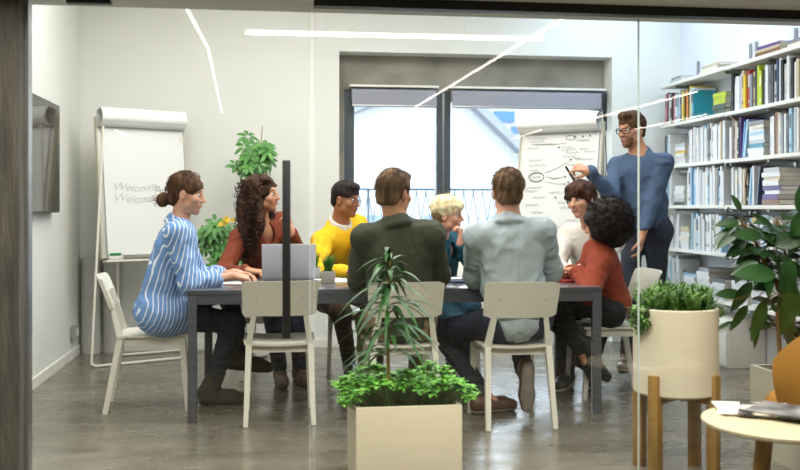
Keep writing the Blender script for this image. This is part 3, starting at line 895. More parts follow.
# ================================================================ PLANTS AND LOUNGE FURNITURE
M_BEIGE = mat('beige_lacquered_planter', 'ddd3ba', .45, var=.04, vs=2)
M_LEAFD = mat('dark_glossy_leaf', '284f22', .28, col2='132b0d', vs=9, coat=.1)
M_LEAFM = mat('mid_green_leaf', '6f9c3e', .45, col2='3a6420', vs=14)
M_LEAFB = mat('bright_parsley_leaf', '7dc043', .5, col2='3f8c22', vs=18)
M_LEAFL = mat('dracaena_leaf', '34682c', .35, col2='1b3f18', vs=14)
M_STEM = mat('brown_stem', '8a6a3c', .7, var=.3, vs=30)
def leaf(mb, base, d, n, L_, w, mi=0, droop=.25, seg=5, fold=.25, shape=1.0):
    """oval leaf along d with face normal n"""
    d = Vector(d).normalized(); n = Vector(n); n = (n - d * n.dot(d)).normalized(); s = d.cross(n)
    vs = []; b = Vector(base)
    for k in range(seg + 1):
        t = k / seg
        ww = w * (math.sin(math.pi * min(1, t ** (.8 * shape))) ** .8) * .5 + .0008
        c = b + d * L_ * t - Vector((0, 0, droop * L_ * t * t))
        vs += [c - s * ww + n * ww * fold, c, c + s * ww + n * ww * fold]
    fs = []
    for k in range(seg):
        q = k * 3; fs += [(q, q + 1, q + 4, q + 3), (q + 1, q + 2, q + 5, q + 4)]
    mb.add(vs, fs, mi, True)
def rdir(r, up=.0):
    a = r.uniform(0, 2 * math.pi); z = r.uniform(-1, 1) * .6 + up
    return Vector((math.cos(a), math.sin(a), z)).normalized()

# square planter in the middle foreground
p0 = J(409.5, 417, 4.04)
sq = empty('square_planter', (p0.x, p0.y + .225, 0), 0, 'square beige planter with parsley-like greenery and a drooping dracaena, front centre', 'planter')
h = .372; a = .228; w_ = .018
mb = MB()
mb.box((-a, -a, 0), (a, -a + w_, h), bev=.003); mb.box((-a, a - w_, 0), (a, a, h), bev=.003); mb.box((-a, -a + w_, 0), (-a + w_, a - w_, h)); mb.box((a - w_, -a + w_, 0), (a, a - w_, h)); mb.box((-a + w_, -a + w_, 0), (a - w_, a - w_, .03))
mb.build('pot', M_BEIGE, sq)
MB().box((-a + w_, -a + w_, .03), (a - w_, a - w_, h - .035)).build('soil', M_SOIL, sq)
r = random.Random(4); mb = MB()
for i in range(520):
    x, y = r.uniform(-.235, .235), r.uniform(-.2, .22)
    if abs(x) < .05 and y < -.12: continue
    ht = .05 + .075 * (.5 + .5 * math.sin(x * 26 + 1) * math.cos(y * 17)) * r.uniform(.5, 1.2)
    if abs(x) > .2: ht *= .75
    top = Vector((x * 1.22 + r.uniform(-.02, .02), y * 1.12, h - .02 + ht))
    mb.tube([(x * .8, y * .8, h - .05), top], [.0016, .001], 4, mi=1, caps=False)
    for k in range(r.randint(7, 10)):
        d = rdir(r, .15)
        leaf(mb, top + d * .004, d, (0, 0, 1), r.uniform(.020, .034), r.uniform(.014, .022), seg=3, droop=.2)
mb.build('foliage', [M_LEAFB, M_LEAFM], sq)
# dracaena
mb = MB(); mb.tube([(-.065, -.02, h - .05), (-.065, -.02, h + .1), (-.07, -.02, h + .40), (-.058, -.02, h + .61)], [.0085, .008, .006, .004], 8)
mb.build('stem', mat('yellow_brown_cane', '9a8130', .6, var=.4, vs=30), sq)
mb = MB()
for (zc, n, L0, L1, sp) in ((.20, 10, .20, .28, .5), (.30, 20, .20, .32, .4), (.42, 20, .18, .30, .55), (.52, 19, .15, .26, .9), (.60, 17, .12, .20, 1.4)):
    for i in range(n):
        az = r.uniform(0, 2 * math.pi); LL = r.uniform(L0, L1); el_ = r.uniform(.0, .75) * sp + .05
        d = Vector((math.cos(az), math.sin(az), el_ * 1.4)).normalized()
        leaf(mb, (-.062, -.02, h + zc + r.uniform(-.05, .03)), d, (0, 0, 1), LL, r.uniform(.018, .026), droop=r.uniform(.45, 1.0), seg=8, fold=.35, shape=.85)
mb.build('dracaena_foliage', M_LEAFL, sq)

# round planter on wooden legs
c0 = J(675.5, 307, 4.36)
ro = empty('round_planter', (c0.x, c0.y, 0), 0, 'tall round beige planter standing on four wooden legs, with grassy succulents', 'planter')
rad = .190; zt = .762; zb = .37
mb = MB(); mb.lathe([(rad - .01, zb), (rad, zb + .01), (rad, zt - .004), (rad - .004, zt), (rad - .016, zt), (rad - .016, zb + .03), (0, zb + .03)], n=56)
mb.build('pot', M_BEIGE, ro)
mb = MB(); mb.lathe([(rad - .017, zt - .06), (rad - .017, zt - .02), (0, zt - .015)], n=32); mb.build('soil', M_SOIL, ro)
for k in range(4):
    a_ = R(-52 + 90 * k)
    x, y = (rad - .006) * math.cos(a_), (rad - .006) * math.sin(a_)
    MB().box((-.024, -.024, 0), (.024, .024, .47), M=Matrix.Translation((x, y, 0)) @ Matrix.Rotation(a_, 4, 'Z'), bev=.003).build('leg', M_OAK, ro)
mb = MB(); mb.box((-rad, -.02, zb - .03), (rad, .02, zb - .001), M=Matrix.Rotation(R(38), 4, 'Z')); mb.box((-rad, -.02, zb - .03), (rad, .02, zb - .0012), M=Matrix.Rotation(R(128), 4, 'Z'))
mb.build('cross_brace', M_OAK, ro)
r = random.Random(9); mb = MB()
for i in range(200):
    a_ = r.uniform(0, 2 * math.pi); q = math.sqrt(r.random()) * .165
    b = Vector((q * math.cos(a_), q * math.sin(a_), zt - .03))
    hh = r.uniform(.08, .16) * (1 - .25 * q / .165); lean = Vector((r.uniform(-1, 1), r.uniform(-1, 1), 0)) * .05
    mb.tube([b, b + lean * .4 + Vector((0, 0, hh * .5)), b + lean + Vector((0, 0, hh))], [.0022, .002, .001], 4, caps=False)
    for k in range(16):
        t = .15 + .85 * k / 16; c = b + lean * t + Vector((0, 0, hh * t)); d = rdir(r, .7)
        leaf(mb, c, d, (0, 0, 1), r.uniform(.022, .042), .007, seg=3, droop=.0)
for (a0, ln) in ((R(188), .12), (R(200), .10), (R(178), .08), (R(-10), .05), (R(5), .07), (R(60), .06)):
    for s_ in range(5):
        p = Vector(((rad - .01) * math.cos(a0 + s_ * .05), (rad - .01) * math.sin(a0 + s_ * .05), zt + .005))
        for k in range(26):
            o_ = Vector((math.cos(a0), math.sin(a0), 0)) * .028 * math.sin(min(1, k / 8) * 1.6)
            c = p + o_ + Vector((r.uniform(-.012, .012), r.uniform(-.012, .012), -ln * k / 26 * 1.0))
            leaf(mb, c, rdir(r, .2), (0, 0, 1), r.uniform(.018, .032), .009, seg=3)
mb.build('foliage', M_LEAFM, ro)

# low white planter box with the rubber tree
bx0 = empty('planter_box', (2.93, 4.27, 0), 0, 'low white planter box behind the yellow chair, carrying a dark leafy tree', 'planter')
mb = MB(); X0, X1, Y0, Y1, Z1 = -.53, .60, -.24, .24, .425
q_ = .02
mb.box((X0, Y0, 0), (X0 + q_, Y1, Z1)); mb.box((X1 - q_, Y0, 0), (X1, Y1, Z1)); mb.box((X0 + q_, Y0, 0), (X1 - q_, Y0 + q_, Z1)); mb.box((X0 + q_, Y1 - q_, 0), (X1 - q_, Y1, Z1)); mb.box((X0 + q_, Y0 + q_, 0), (X1 - q_, Y1 - q_, .03))
mb.build('box', mat('pale_putty_lacquer', 'b5b1a0', .5, var=.04), bx0)
MB().box((X0 + q_, Y0 + q_, .03), (X1 - q_, Y1 - q_, Z1 - .03)).build('soil', M_SOIL, bx0)
r = random.Random(33)
stems = [[(-.43, .12, .38), (-.45, .12, .70), (-.41, .10, .95), (-.46, .10, 1.16)],
         [(-.38, .15, .38), (-.37, .12, .65), (-.30, .08, .92), (-.32, .08, 1.16)],
         [(-.30, .1, .38), (-.22, .06, .75), (-.14, .04, 1.10)],
         [(-.43, .12, .80), (-.52, .12, .95), (-.58, .10, 1.06), (-.66, .10, 1.16)]]
mb = MB()
for s_ in stems: mb.tube(s_, [.012, .010, .007, .005][:len(s_)] if len(s_) == 4 else [.012, .009, .005], 8)
mb.build('stem', M_STEM, bx0)
mb = MB()
def bl(px, py, d, dx, dz, L_, w, dy=0):
    c = J(px, py, d) - Vector(bx0.location)
    leaf(mb, c, Vector((dx, dy, dz)), Vector((.2, -.8, .5)), L_ * 1.05, w * .92, droop=.1, seg=8, fold=.18)
# leaves the photo shows clearly, then a crown around the stems
for a_ in ((739, 222, 4.35, -1, -.05, .11, .06), (741, 212, 4.4, -.5, .9, .10, .05), (762, 236, 4.3, -1, .1, .13, .075), (772, 228, 4.35, -.7, .55, .12, .05), (758, 262, 4.25, -.9, -.3, .13, .05),
           (775, 246, 4.2, .9, .35, .16, .09), (792, 236, 4.2, .6, .8, .17, .10), (790, 258, 4.2, -.2, -1, .17, .10), (752, 282, 4.3, -.7, -.8, .15, .06), (765, 300, 4.2, -.4, -1, .17, .07),
           (748, 305, 4.3, -.6, -.7, .13, .045), (735, 322, 4.3, -.9, -.35, .12, .035), (757, 318, 4.25, -.1, -1, .12, .04), (780, 305, 4.2, .3, -1, .20, .09), (776, 275, 4.15, -.9, .1, .19, .10), (795, 285, 4.15, -.3, -.9, .2, .1),
           (800, 215, 4.2, .2, 1, .18, .11), (788, 330, 4.25, .2, -1, .13, .06), (742, 295, 4.4, -.9, .1, .13, .06)):
    bl(*a_)
for s_ in stems:
    for k in range(64):
        t = r.uniform(.22, 1.0) * (len(s_) - 1); i = min(int(t), len(s_) - 2)
        c = Vector(s_[i]).lerp(Vector(s_[i + 1]), t - i)
        az = r.uniform(0, 2 * math.pi)
        d = Vector((math.cos(az), math.sin(az), r.uniform(-.6, .7))).normalized()
        n_ = Vector((r.uniform(-.3, .3), -.5, .8))
        mb.tube([c, c + d * .04], .0018, 4, mi=1, caps=False)
        leaf(mb, c + d * .04, d, n_, r.uniform(.10, .15), r.uniform(.045, .07), droop=r.uniform(.1, .5), seg=7, fold=.15)
mb.build('foliage', [M_LEAFD, M_STEM], bx0)

# schefflera standing in the back corner behind the curly haired woman
c0 = J(250, 345, 7.75)
sc = empty('potted_schefflera', (c0.x, c0.y, 0), 0, 'tall umbrella plant with finger-like leaves against the back wall', 'plant')
mb = MB(); mb.lathe([(.12, 0), (.15, .02), (.17, .33), (.158, .33), (.15, .27), (0, .27)], n=36); mb.build('pot', M_WHITE, sc)
mb = MB(); mb.lathe([(.148, .25), (.148, .285), (0, .29)], n=24); mb.build('soil', M_SOIL, sc)
mb = MB()
mb.tube([(0, 0, .28), (.0, .02, .7), (.03, 0, 1.2), (.06, 0, 1.62)], [.012, .010, .008, .004], 8)
mb.tube([(-.03, 0, .28), (-.1, 0, .6), (-.2, -.02, .9), (-.26, -.03, 1.1)], [.010, .008, .006, .003], 8)
mb.tube([(.02, 0, 1.2), (.07, -.02, 1.5), (.10, -.02, 1.88)], [.006, .005, .003], 8)
mb.build('stem', M_STEM, sc)
mb = MB(); r = random.Random(13)
def umbrella(c, nrm, s_):
    nrm = Vector(nrm).normalized(); u = nrm.orthogonal().normalized(); v = nrm.cross(u)
    n = r.randint(6, 8); a0 = r.uniform(0, 6)
    for k in range(n):
        a_ = a0 + 2 * math.pi * k / n
        d = (u * math.cos(a_) + v * math.sin(a_) + nrm * -.1)
        leaf(mb, Vector(c) + d * .012, d, nrm, s_ * r.uniform(.8, 1.1), s_ * .40, seg=5, droop=.25, shape=1.25)
for (px, py, sx, sy, n) in ((258, 156, 14, 12, 22), (248, 170, 12, 9, 12), (264, 148, 10, 6, 8), (206, 234, 10, 9, 8), (216, 228, 12, 8, 8), (222, 246, 12, 9, 8), (220, 266, 12, 7, 7), (232, 258, 10, 8, 5), (236, 240, 9, 12, 5)):
    for k in range(n):
        c = J(px + r.gauss(0, .5) * sx, py + r.gauss(0, .5) * sy, 7.7 + r.uniform(-.12, .1)) - Vector(sc.location)
        umbrella(c, (r.uniform(-.6, .6), -1 + r.uniform(-.1, .4), r.uniform(.1, 1.0)), r.uniform(.065, .095))
mb.build('foliage', mat('schefflera_leaf', '5f9a4a', .45, col2='3a702c', vs=10), sc)
mb = MB()
for k in range(9):
    c = J(228 + r.gauss(0, 3), 219 + r.gauss(0, 2.5), 7.5) - Vector(sc.location)
    leaf(mb, c, rdir(r, .2), (0, -1, .3), .06, .035, seg=4)
mb.build('yellow_leaves', mat('yellowed_leaf', 'd9b62c', .5), sc)  # yellow reflection spot modelled as small leaf shapes in flat colour

# side table with magazines
t0 = J(784, 423, 3.42)
st = empty('side_table', (t0.x, t0.y, 0), 0, 'low round side table with a pale top and angled wooden legs, bottom right', 'table')
zt = .452
mb = MB(); mb.lathe([(.270, zt - .022), (.284, zt - .014), (.286, zt - .004), (.282, zt), (0, zt)], n=64); mb.build('tabletop', mat('pale_ash_top', 'b3aa8c', .5, var=.08, vs=5, stretch=(1, 6, 1)), st)
for k in range(3):
    a_ = R(205 + 120 * k)
    MB().tube([(.12 * math.cos(a_), .12 * math.sin(a_), zt - .022), (.20 * math.cos(a_), .20 * math.sin(a_), 0)], [.021, .015], 14).build('leg', M_OAK, st)
mb = MB(); mb.lathe([(.15, zt - .035), (.15, zt - .022)], n=32); mb.build('mount_plate', M_OAK, st)
def magazine(px, py, d, a_, z, cov, lab):
    p = J(px, py, d)
    mb = MB(); mb.box((-.105, -.14, 0), (.105, .14, .006), bev=.001)
    o = mb.build('magazine', cov); o.location = (p.x, p.y, z); o.rotation_euler = (0, 0, R(a_))
    return props(o, lab, 'magazine')
M_MAG1 = mat('printed_dark_cover', 'c9c3bb', .65, col2='26221f', vs=13, lo=.44, hi=.52)
M_MAG2 = mat('printed_light_cover', 'dcd6d0', .65, col2='6b3a30', vs=9, lo=.36, hi=.44)
M_MAG3 = mat('printed_grey_cover', '8c8a88', .65, col2='1d1d20', vs=7)
M_MAG0 = mat('white_back_cover', 'e2e0da', .35, var=.05)
magazine(757, 412, 3.56, 62, zt + .001, M_MAG0, 'white backed magazine at the bottom of the fanned pile on the side table')
magazine(755, 411, 3.57, 75, zt + .008, M_MAG2, 'colourful magazine with reddish pictures on the side table, left in the fan')
magazine(779, 414, 3.50, 60, zt + .0150, M_MAG1, 'magazine with a dark patterned cover on top of the fan')
magazine(792, 415, 3.46, 40, zt + .0222, M_MAG3, 'dark grey magazine lying rightmost on the side table')

# mustard shell chair
cc = J(821, 395, 3.95)
yc = empty('shell_chair', (cc.x, cc.y, 0), R(0), 'mustard yellow upholstered shell chair cut by the right picture edge', 'chair')
M_MUST = mat('mustard_upholstery', '96691f', .75, var=.12, vs=8, bump=.15, bs=200)
mb = MB(); n, m = 28, 10; vs = []
for lay in (0, 1):
    for i in range(n + 1):
        for j in range(m + 1):
            u = i / n * 2 - 1; v = j / m
            th = u * R(112)          # wraps round the sitter who faces +Y... opening to the back right
            rr_ = .20 + .055 * math.sin(v * math.pi * .6) + (.022 if lay else 0)
            top = .80 - .20 * abs(u) ** 3.2
            z = .36 + (top - .36) * v
            if lay: z += .004
            x = rr_ * math.sin(th) * 1.0; yv = -rr_ * math.cos(th)
            vs.append((x, yv, z))
n1 = (n + 1) * (m + 1); fs = []; q = lambda i, j: i * (m + 1) + j
for i in range(n):
    for j in range(m):
        a_, b_, c_, d_ = q(i, j), q(i + 1, j), q(i + 1, j + 1), q(i, j + 1)
        fs.append((a_, b_, c_, d_)); fs.append((n1 + d_, n1 + c_, n1 + b_, n1 + a_))
    fs.append((q(i, 0), n1 + q(i, 0), n1 + q(i + 1, 0), q(i + 1, 0))); fs.append((q(i, m), q(i + 1, m), n1 + q(i + 1, m), n1 + q(i, m)))
for j in range(m):
    fs.append((q(0, j), q(0, j + 1), n1 + q(0, j + 1), n1 + q(0, j))); fs.append((q(n, j), n1 + q(n, j), n1 + q(n, j + 1), q(n, j + 1)))
mb.add(vs, fs, 0, True)
mb.build('backrest', M_MUST, yc)
mb = MB(); mb.lathe([(.19, .34), (.22, .36), (.22, .405), (.20, .43), (0, .44)], n=40); mb.build('seat', M_MUST, yc)
mb = MB()
mb.lathe([(.035, .02), (.022, .05), (.022, .34)], n=16); mb.lathe([(.2, .0), (.2, .012), (.04, .022), (0, .022)], n=32)
mb.build('pedestal', M_BLACK, yc)
yc.rotation_euler = (0, 0, R(40))
# ================================================================ PEOPLE: smooth implicit bodies
def V(*a): return np.array(a, dtype=np.float32)
def npv(v): return np.array([v[0], v[1], v[2]], dtype=np.float32)
class SDF:
    def __init__(s, k=.03, disp=None, pad=0.0):
        s.ops = []; s.k = k; s.disp = disp; s.pad = pad
    def rc(s, a, b, r1, r2=None, k=None, op='u'):
        a, b = npv(a), npv(b); r2 = r1 if r2 is None else r2
        ba = b - a; L2 = float(ba @ ba) + 1e-9
        def f(p):
            pa = p - a
            t = np.clip((pa @ ba) / L2, 0, 1)
            q = pa - t[:, None] * ba
            return np.sqrt((q * q).sum(1)) - (r1 + t * (r2 - r1))
        s.ops.append((op, f, s.k if k is None else k)); return s
    def el(s, c, r, M=None, k=None, op='u'):
        c = npv(c); r = np.array(r, dtype=np.float32); M = np.eye(3, dtype=np.float32) if M is None else np.array(M, dtype=np.float32)
        def f(p):
            q = (p - c) @ M
            k0 = np.sqrt(((q / r) ** 2).sum(1)); k1 = np.sqrt(((q / (r * r)) ** 2).sum(1)) + 1e-9
            return k0 * (k0 - 1) / k1
        s.ops.append((op, f, s.k if k is None else k)); return s
    def cut(s, p0, n, k=.004):
        """keeps what lies behind the plane"""
        p0, n = npv(p0), npv(Vector(n).normalized())
        s.ops.append(('i', lambda p: (p - p0) @ n, k)); return s
    def ev(s, P, R0=0.0, m=None):
        """P (N,3) grouped m points a block; blocks far from a shape skip it"""
        N = len(P); D = np.full(N, 9.0, np.float32)
        if m is None:
            for op, f, k in s.ops: D = s.comb(op, D, f(P), k)
        else:
            nb = N // m; P3 = P.reshape(nb, m, 3); C = P3[:, m // 2]
            D3 = D.reshape(nb, m)
            cd_ = [f(C) for op, f, k in s.ops]
            mn = np.full(nb, 9.0, np.float32)
            for (op, f, k), c in zip(s.ops, cd_):
                if op == 'u': mn = np.minimum(mn, c)
            for (op, f, k), c in zip(s.ops, cd_):
                if op == 'u': idx = np.nonzero(c < mn + 2.2 * R0 + k)[0]
                elif op == 's': idx = np.nonzero(c < R0 * 1.3 + k)[0]
                else: idx = np.nonzero(c > -R0 * 1.3 - k)[0] if False else np.arange(nb)
                if len(idx) == 0: continue
                d = f(P3[idx].reshape(-1, 3)).reshape(len(idx), m)
                D3[idx] = s.comb(op, D3[idx], d, k)
            D = D3.reshape(-1)
        if s.disp is not None: D = D + s.disp(P)
        return D
    def comb(s, op, a, b, k):
        if op == 'u':
            h = np.maximum(k - np.abs(a - b), 0) / k
            return np.minimum(a, b) - h * h * k * .25
        if op == 's':
            b = -b; h = np.maximum(k - np.abs(a - b), 0) / k
            return np.maximum(a, b) + h * h * k * .25
        h = np.maximum(k - np.abs(a - b), 0) / k
        return np.maximum(a, b) + h * h * k * .25

def snets(sdf, lo, hi, h):
    lo = np.array(lo, np.float32); hi = np.array(hi, np.float32)
    nb = np.ceil((hi - lo) / (8 * h)).astype(int)
    B = np.stack(np.meshgrid(*[np.arange(n) for n in nb], indexing='ij'), -1).reshape(-1, 3)
    C = lo + (B * 8 + 4) * np.float32(h)
    R0 = 8 * h * .866
    fc = sdf.ev(C.astype(np.float32))
    keep = B[np.abs(fc) < R0 * 1.25 + sdf.pad + .006]
    A = np.where(fc.reshape(nb) < 0, np.float32(-1), np.float32(1))
    A = np.repeat(np.repeat(np.repeat(A, 8, 0), 8, 1), 8, 2)
    A = np.pad(A, ((0, 1), (0, 1), (0, 1)), mode='edge')
    o = np.stack(np.meshgrid(*[np.arange(9)] * 3, indexing='ij'), -1).reshape(-1, 3)
    for s0 in range(0, len(keep), 400):
        kb = keep[s0:s0 + 400]
        I = kb[:, None, :] * 8 + o[None]
        P = (lo + I.reshape(-1, 3) * np.float32(h)).astype(np.float32)
        D = sdf.ev(P, R0, 729)
        I = I.reshape(-1, 3)
        A[I[:, 0], I[:, 1], I[:, 2]] = D
    s = (A < 0)
    c = np.zeros(tuple(n - 1 for n in s.shape), np.int8)
    for dx in (0, 1):
        for dy in (0, 1):
            for dz in (0, 1):
                c += s[dx:s.shape[0] - 1 + dx, dy:s.shape[1] - 1 + dy, dz:s.shape[2] - 1 + dz]
    act = np.argwhere((c > 0) & (c < 8))
    idm = np.full(c.shape, -1, np.int32); idm[act[:, 0], act[:, 1], act[:, 2]] = np.arange(len(act))
    acc = np.zeros((len(act), 3), np.float32); cnt = np.zeros(len(act), np.float32)
    cor = [(0, 0, 0), (1, 0, 0), (0, 1, 0), (1, 1, 0), (0, 0, 1), (1, 0, 1), (0, 1, 1), (1, 1, 1)]
    for i in range(8):
        for j in range(i + 1, 8):
            a, b = np.array(cor[i]), np.array(cor[j])
            if abs(a - b).sum() != 1: continue
            ia, ib = act + a, act + b
            va, vb = A[ia[:, 0], ia[:, 1], ia[:, 2]], A[ib[:, 0], ib[:, 1], ib[:, 2]]
            mk = (va < 0) != (vb < 0)
            t = np.where(mk, va / np.where(mk, va - vb, 1), 0)
            acc += np.where(mk[:, None], a + (b - a) * t[:, None], 0); cnt += mk
    verts = lo + (act + acc / np.maximum(cnt, 1)[:, None]) * h
    faces = []
    for ax in range(3):
        u, v = [(1, 2), (2, 0), (0, 1)][ax]
        sl0 = [slice(None)] * 3; sl1 = [slice(None)] * 3
        sl0[ax] = slice(0, -1); sl1[ax] = slice(1, None)
        d = s[tuple(sl0)] != s[tuple(sl1)]
        e = np.argwhere(d)
        e = e[(e[:, u] > 0) & (e[:, v] > 0) & (e[:, u] < s.shape[u] - 1) & (e[:, v] < s.shape[v] - 1)]
        U = np.zeros(3, int); U[u] = 1; Vv = np.zeros(3, int); Vv[v] = 1
        q = [e, e - U, e - U - Vv, e - Vv]
        f = np.stack([idm[k[:, 0], k[:, 1], k[:, 2]] for k in q], 1)
        flip = ~s[e[:, 0], e[:, 1], e[:, 2]]
        f[flip] = f[flip][:, ::-1]
        faces.append(f[(f >= 0).all(1)])
    return verts, np.concatenate(faces)

def smesh(name, sdf, lo, hi, h, m, parent, label=None):
    v, f = snets(sdf, lo, hi, h)
    loc = np.array(parent.matrix_world.translation if False else parent.location, np.float32)
    v = v - loc
    me = bpy.data.meshes.new(name)
    me.vertices.add(len(v)); me.vertices.foreach_set('co', v.astype(np.float32).ravel())
    me.loops.add(len(f) * 4); me.loops.foreach_set('vertex_index', f.astype(np.int32).ravel())
    me.polygons.add(len(f)); me.polygons.foreach_set('loop_start', np.arange(0, len(f) * 4, 4, dtype=np.int32))
    me.update(calc_edges=True); me.validate()
    me.polygons.foreach_set('use_smooth', [True] * len(me.polygons))
    me.materials.append(m)
    o = bpy.data.objects.new(name, me); link(o, parent)
    if label: o['label'] = label
    return o

def wob(amp, sc, seed=0, stretch=(1, 1, 1)):
    r = np.random.RandomState(seed)
    K = [(r.normal(size=3) * sc * np.array(stretch), r.uniform(0, 6)) for _ in range(5)]
    K = [(k.astype(np.float32), p) for k, p in K]
    def f(P):
        w = np.sin(P @ K[0][0] + K[0][1]) * 1.2
        o = np.zeros(len(P), np.float32)
        for k, p in K[1:]: o += np.sin(P @ k + p + w)
        return o * (amp / 4)
    return f
def folds(amp, sc, seed):
    a = wob(1.0, sc, seed); b = wob(1.0, sc * 1.9, seed + 5)
    def f(P):
        x = a(P) * 1.6; y = b(P) * 1.6
        return (np.abs(x) - .5) * amp * .9 + y * amp * .25     # sharp valleys, soft ridges
    return f

def ik(S, T, a, b, hint):
    d = T - S; L_ = d.length
    if L_ > (a + b) * .995: T = S + d * ((a + b) * .995 / L_); d = T - S; L_ = d.length
    x = (a * a - b * b + L_ * L_) / (2 * L_); y = math.sqrt(max(0, a * a - x * x))
    u = d / L_; hv = Vector(hint); hv = hv - u * hv.dot(u)
    if hv.length < 1e-5: hv = u.orthogonal()
    return S + u * x + hv.normalized() * y, T

def hand(sd, Wp, d, n, side, s, curl=(25, 35, 25), thumb=.5, spread=1.0, index=None):
    """palm and five fingers; d towards the fingertips, n out of the palm, side -1 right hand, +1 left hand"""
    d = Vector(d).normalized(); n = Vector(n); n = (n - d * n.dot(d)).normalized()
    t = d.cross(n) * (1 if side < 0 else -1)
    X = lambda a, b, c: Wp + (d * a + t * b + n * c) * s
    sd.rc(Wp - d * .015 * s, X(.03, 0, 0), .024 * s, .021 * s, k=.02)
    for off in (.028, .010, -.009, -.026): sd.rc(X(.02, off * .7, 0), X(.088, off, 0), .0145 * s, .0115 * s, k=.012)
    info = []
    for i, (off, L_, r_) in enumerate(((.030, .070, .0088), (.010, .078, .0092), (-.010, .073, .0088), (-.029, .058, .0078))):
        p = X(.088, off, 0); c = 0; cv = index if (i == 0 and index is not None) else curl
        dd = (d + t * off * 2.0 * spread)
        dd.normalize(); ls = (.46, .31, .25)
        for k in range(3):
            c += R(cv[k]); q = p + (dd * math.cos(c) + n * math.sin(c)) * L_ * ls[k] * s
            sd.rc(p, q, r_ * s * (1 - .08 * k), r_ * s * (.92 - .08 * k), k=.004); p = q
        info.append(p)
    p = X(.022, .024, .004); q = X(.058, .048, .012 + .02 * thumb); sd.rc(p, q, .0145 * s, .011 * s, k=.012)
    e = q + (d * .7 + t * (.35 - .6 * thumb) + n * (.2 + .7 * thumb)).normalized() * .034 * s
    sd.rc(q, e, .0105 * s, .009 * s, k=.004)
    e2 = e + (d * .75 + t * (.1 - .6 * thumb) + n * (.2 + .5 * thumb)).normalized() * .022 * s
    sd.rc(e, e2, .009 * s, .0075 * s, k=.004)
    return info, e2

def headframe(yaw, pitch=0, roll=0):
    """columns: right, forward, up in the world; yaw is the compass angle the face points to"""
    f = Vector((math.cos(R(yaw)), math.sin(R(yaw)), 0)); r_ = Vector((f.y, -f.x, 0)); u = Vector((0, 0, 1))
    q = Matrix.Rotation(R(pitch), 3, r_); f, u = q @ f, q @ u
    q = Matrix.Rotation(R(roll), 3, f); r_, u = q @ r_, q @ u
    return Matrix(((r_.x, f.x, u.x), (r_.y, f.y, u.y), (r_.z, f.z, u.z)))

def skin_mat(name, col):
    return mat(name, col, .5, var=.10, vs=14, sss=.06, spec=.4)
M_EYEW = mat('eye_white', 'e8e4de', .3); M_IRIS = mat('dark_iris', '2b1c14', .2); M_TEETH = mat('teeth', 'f2ede4', .3)

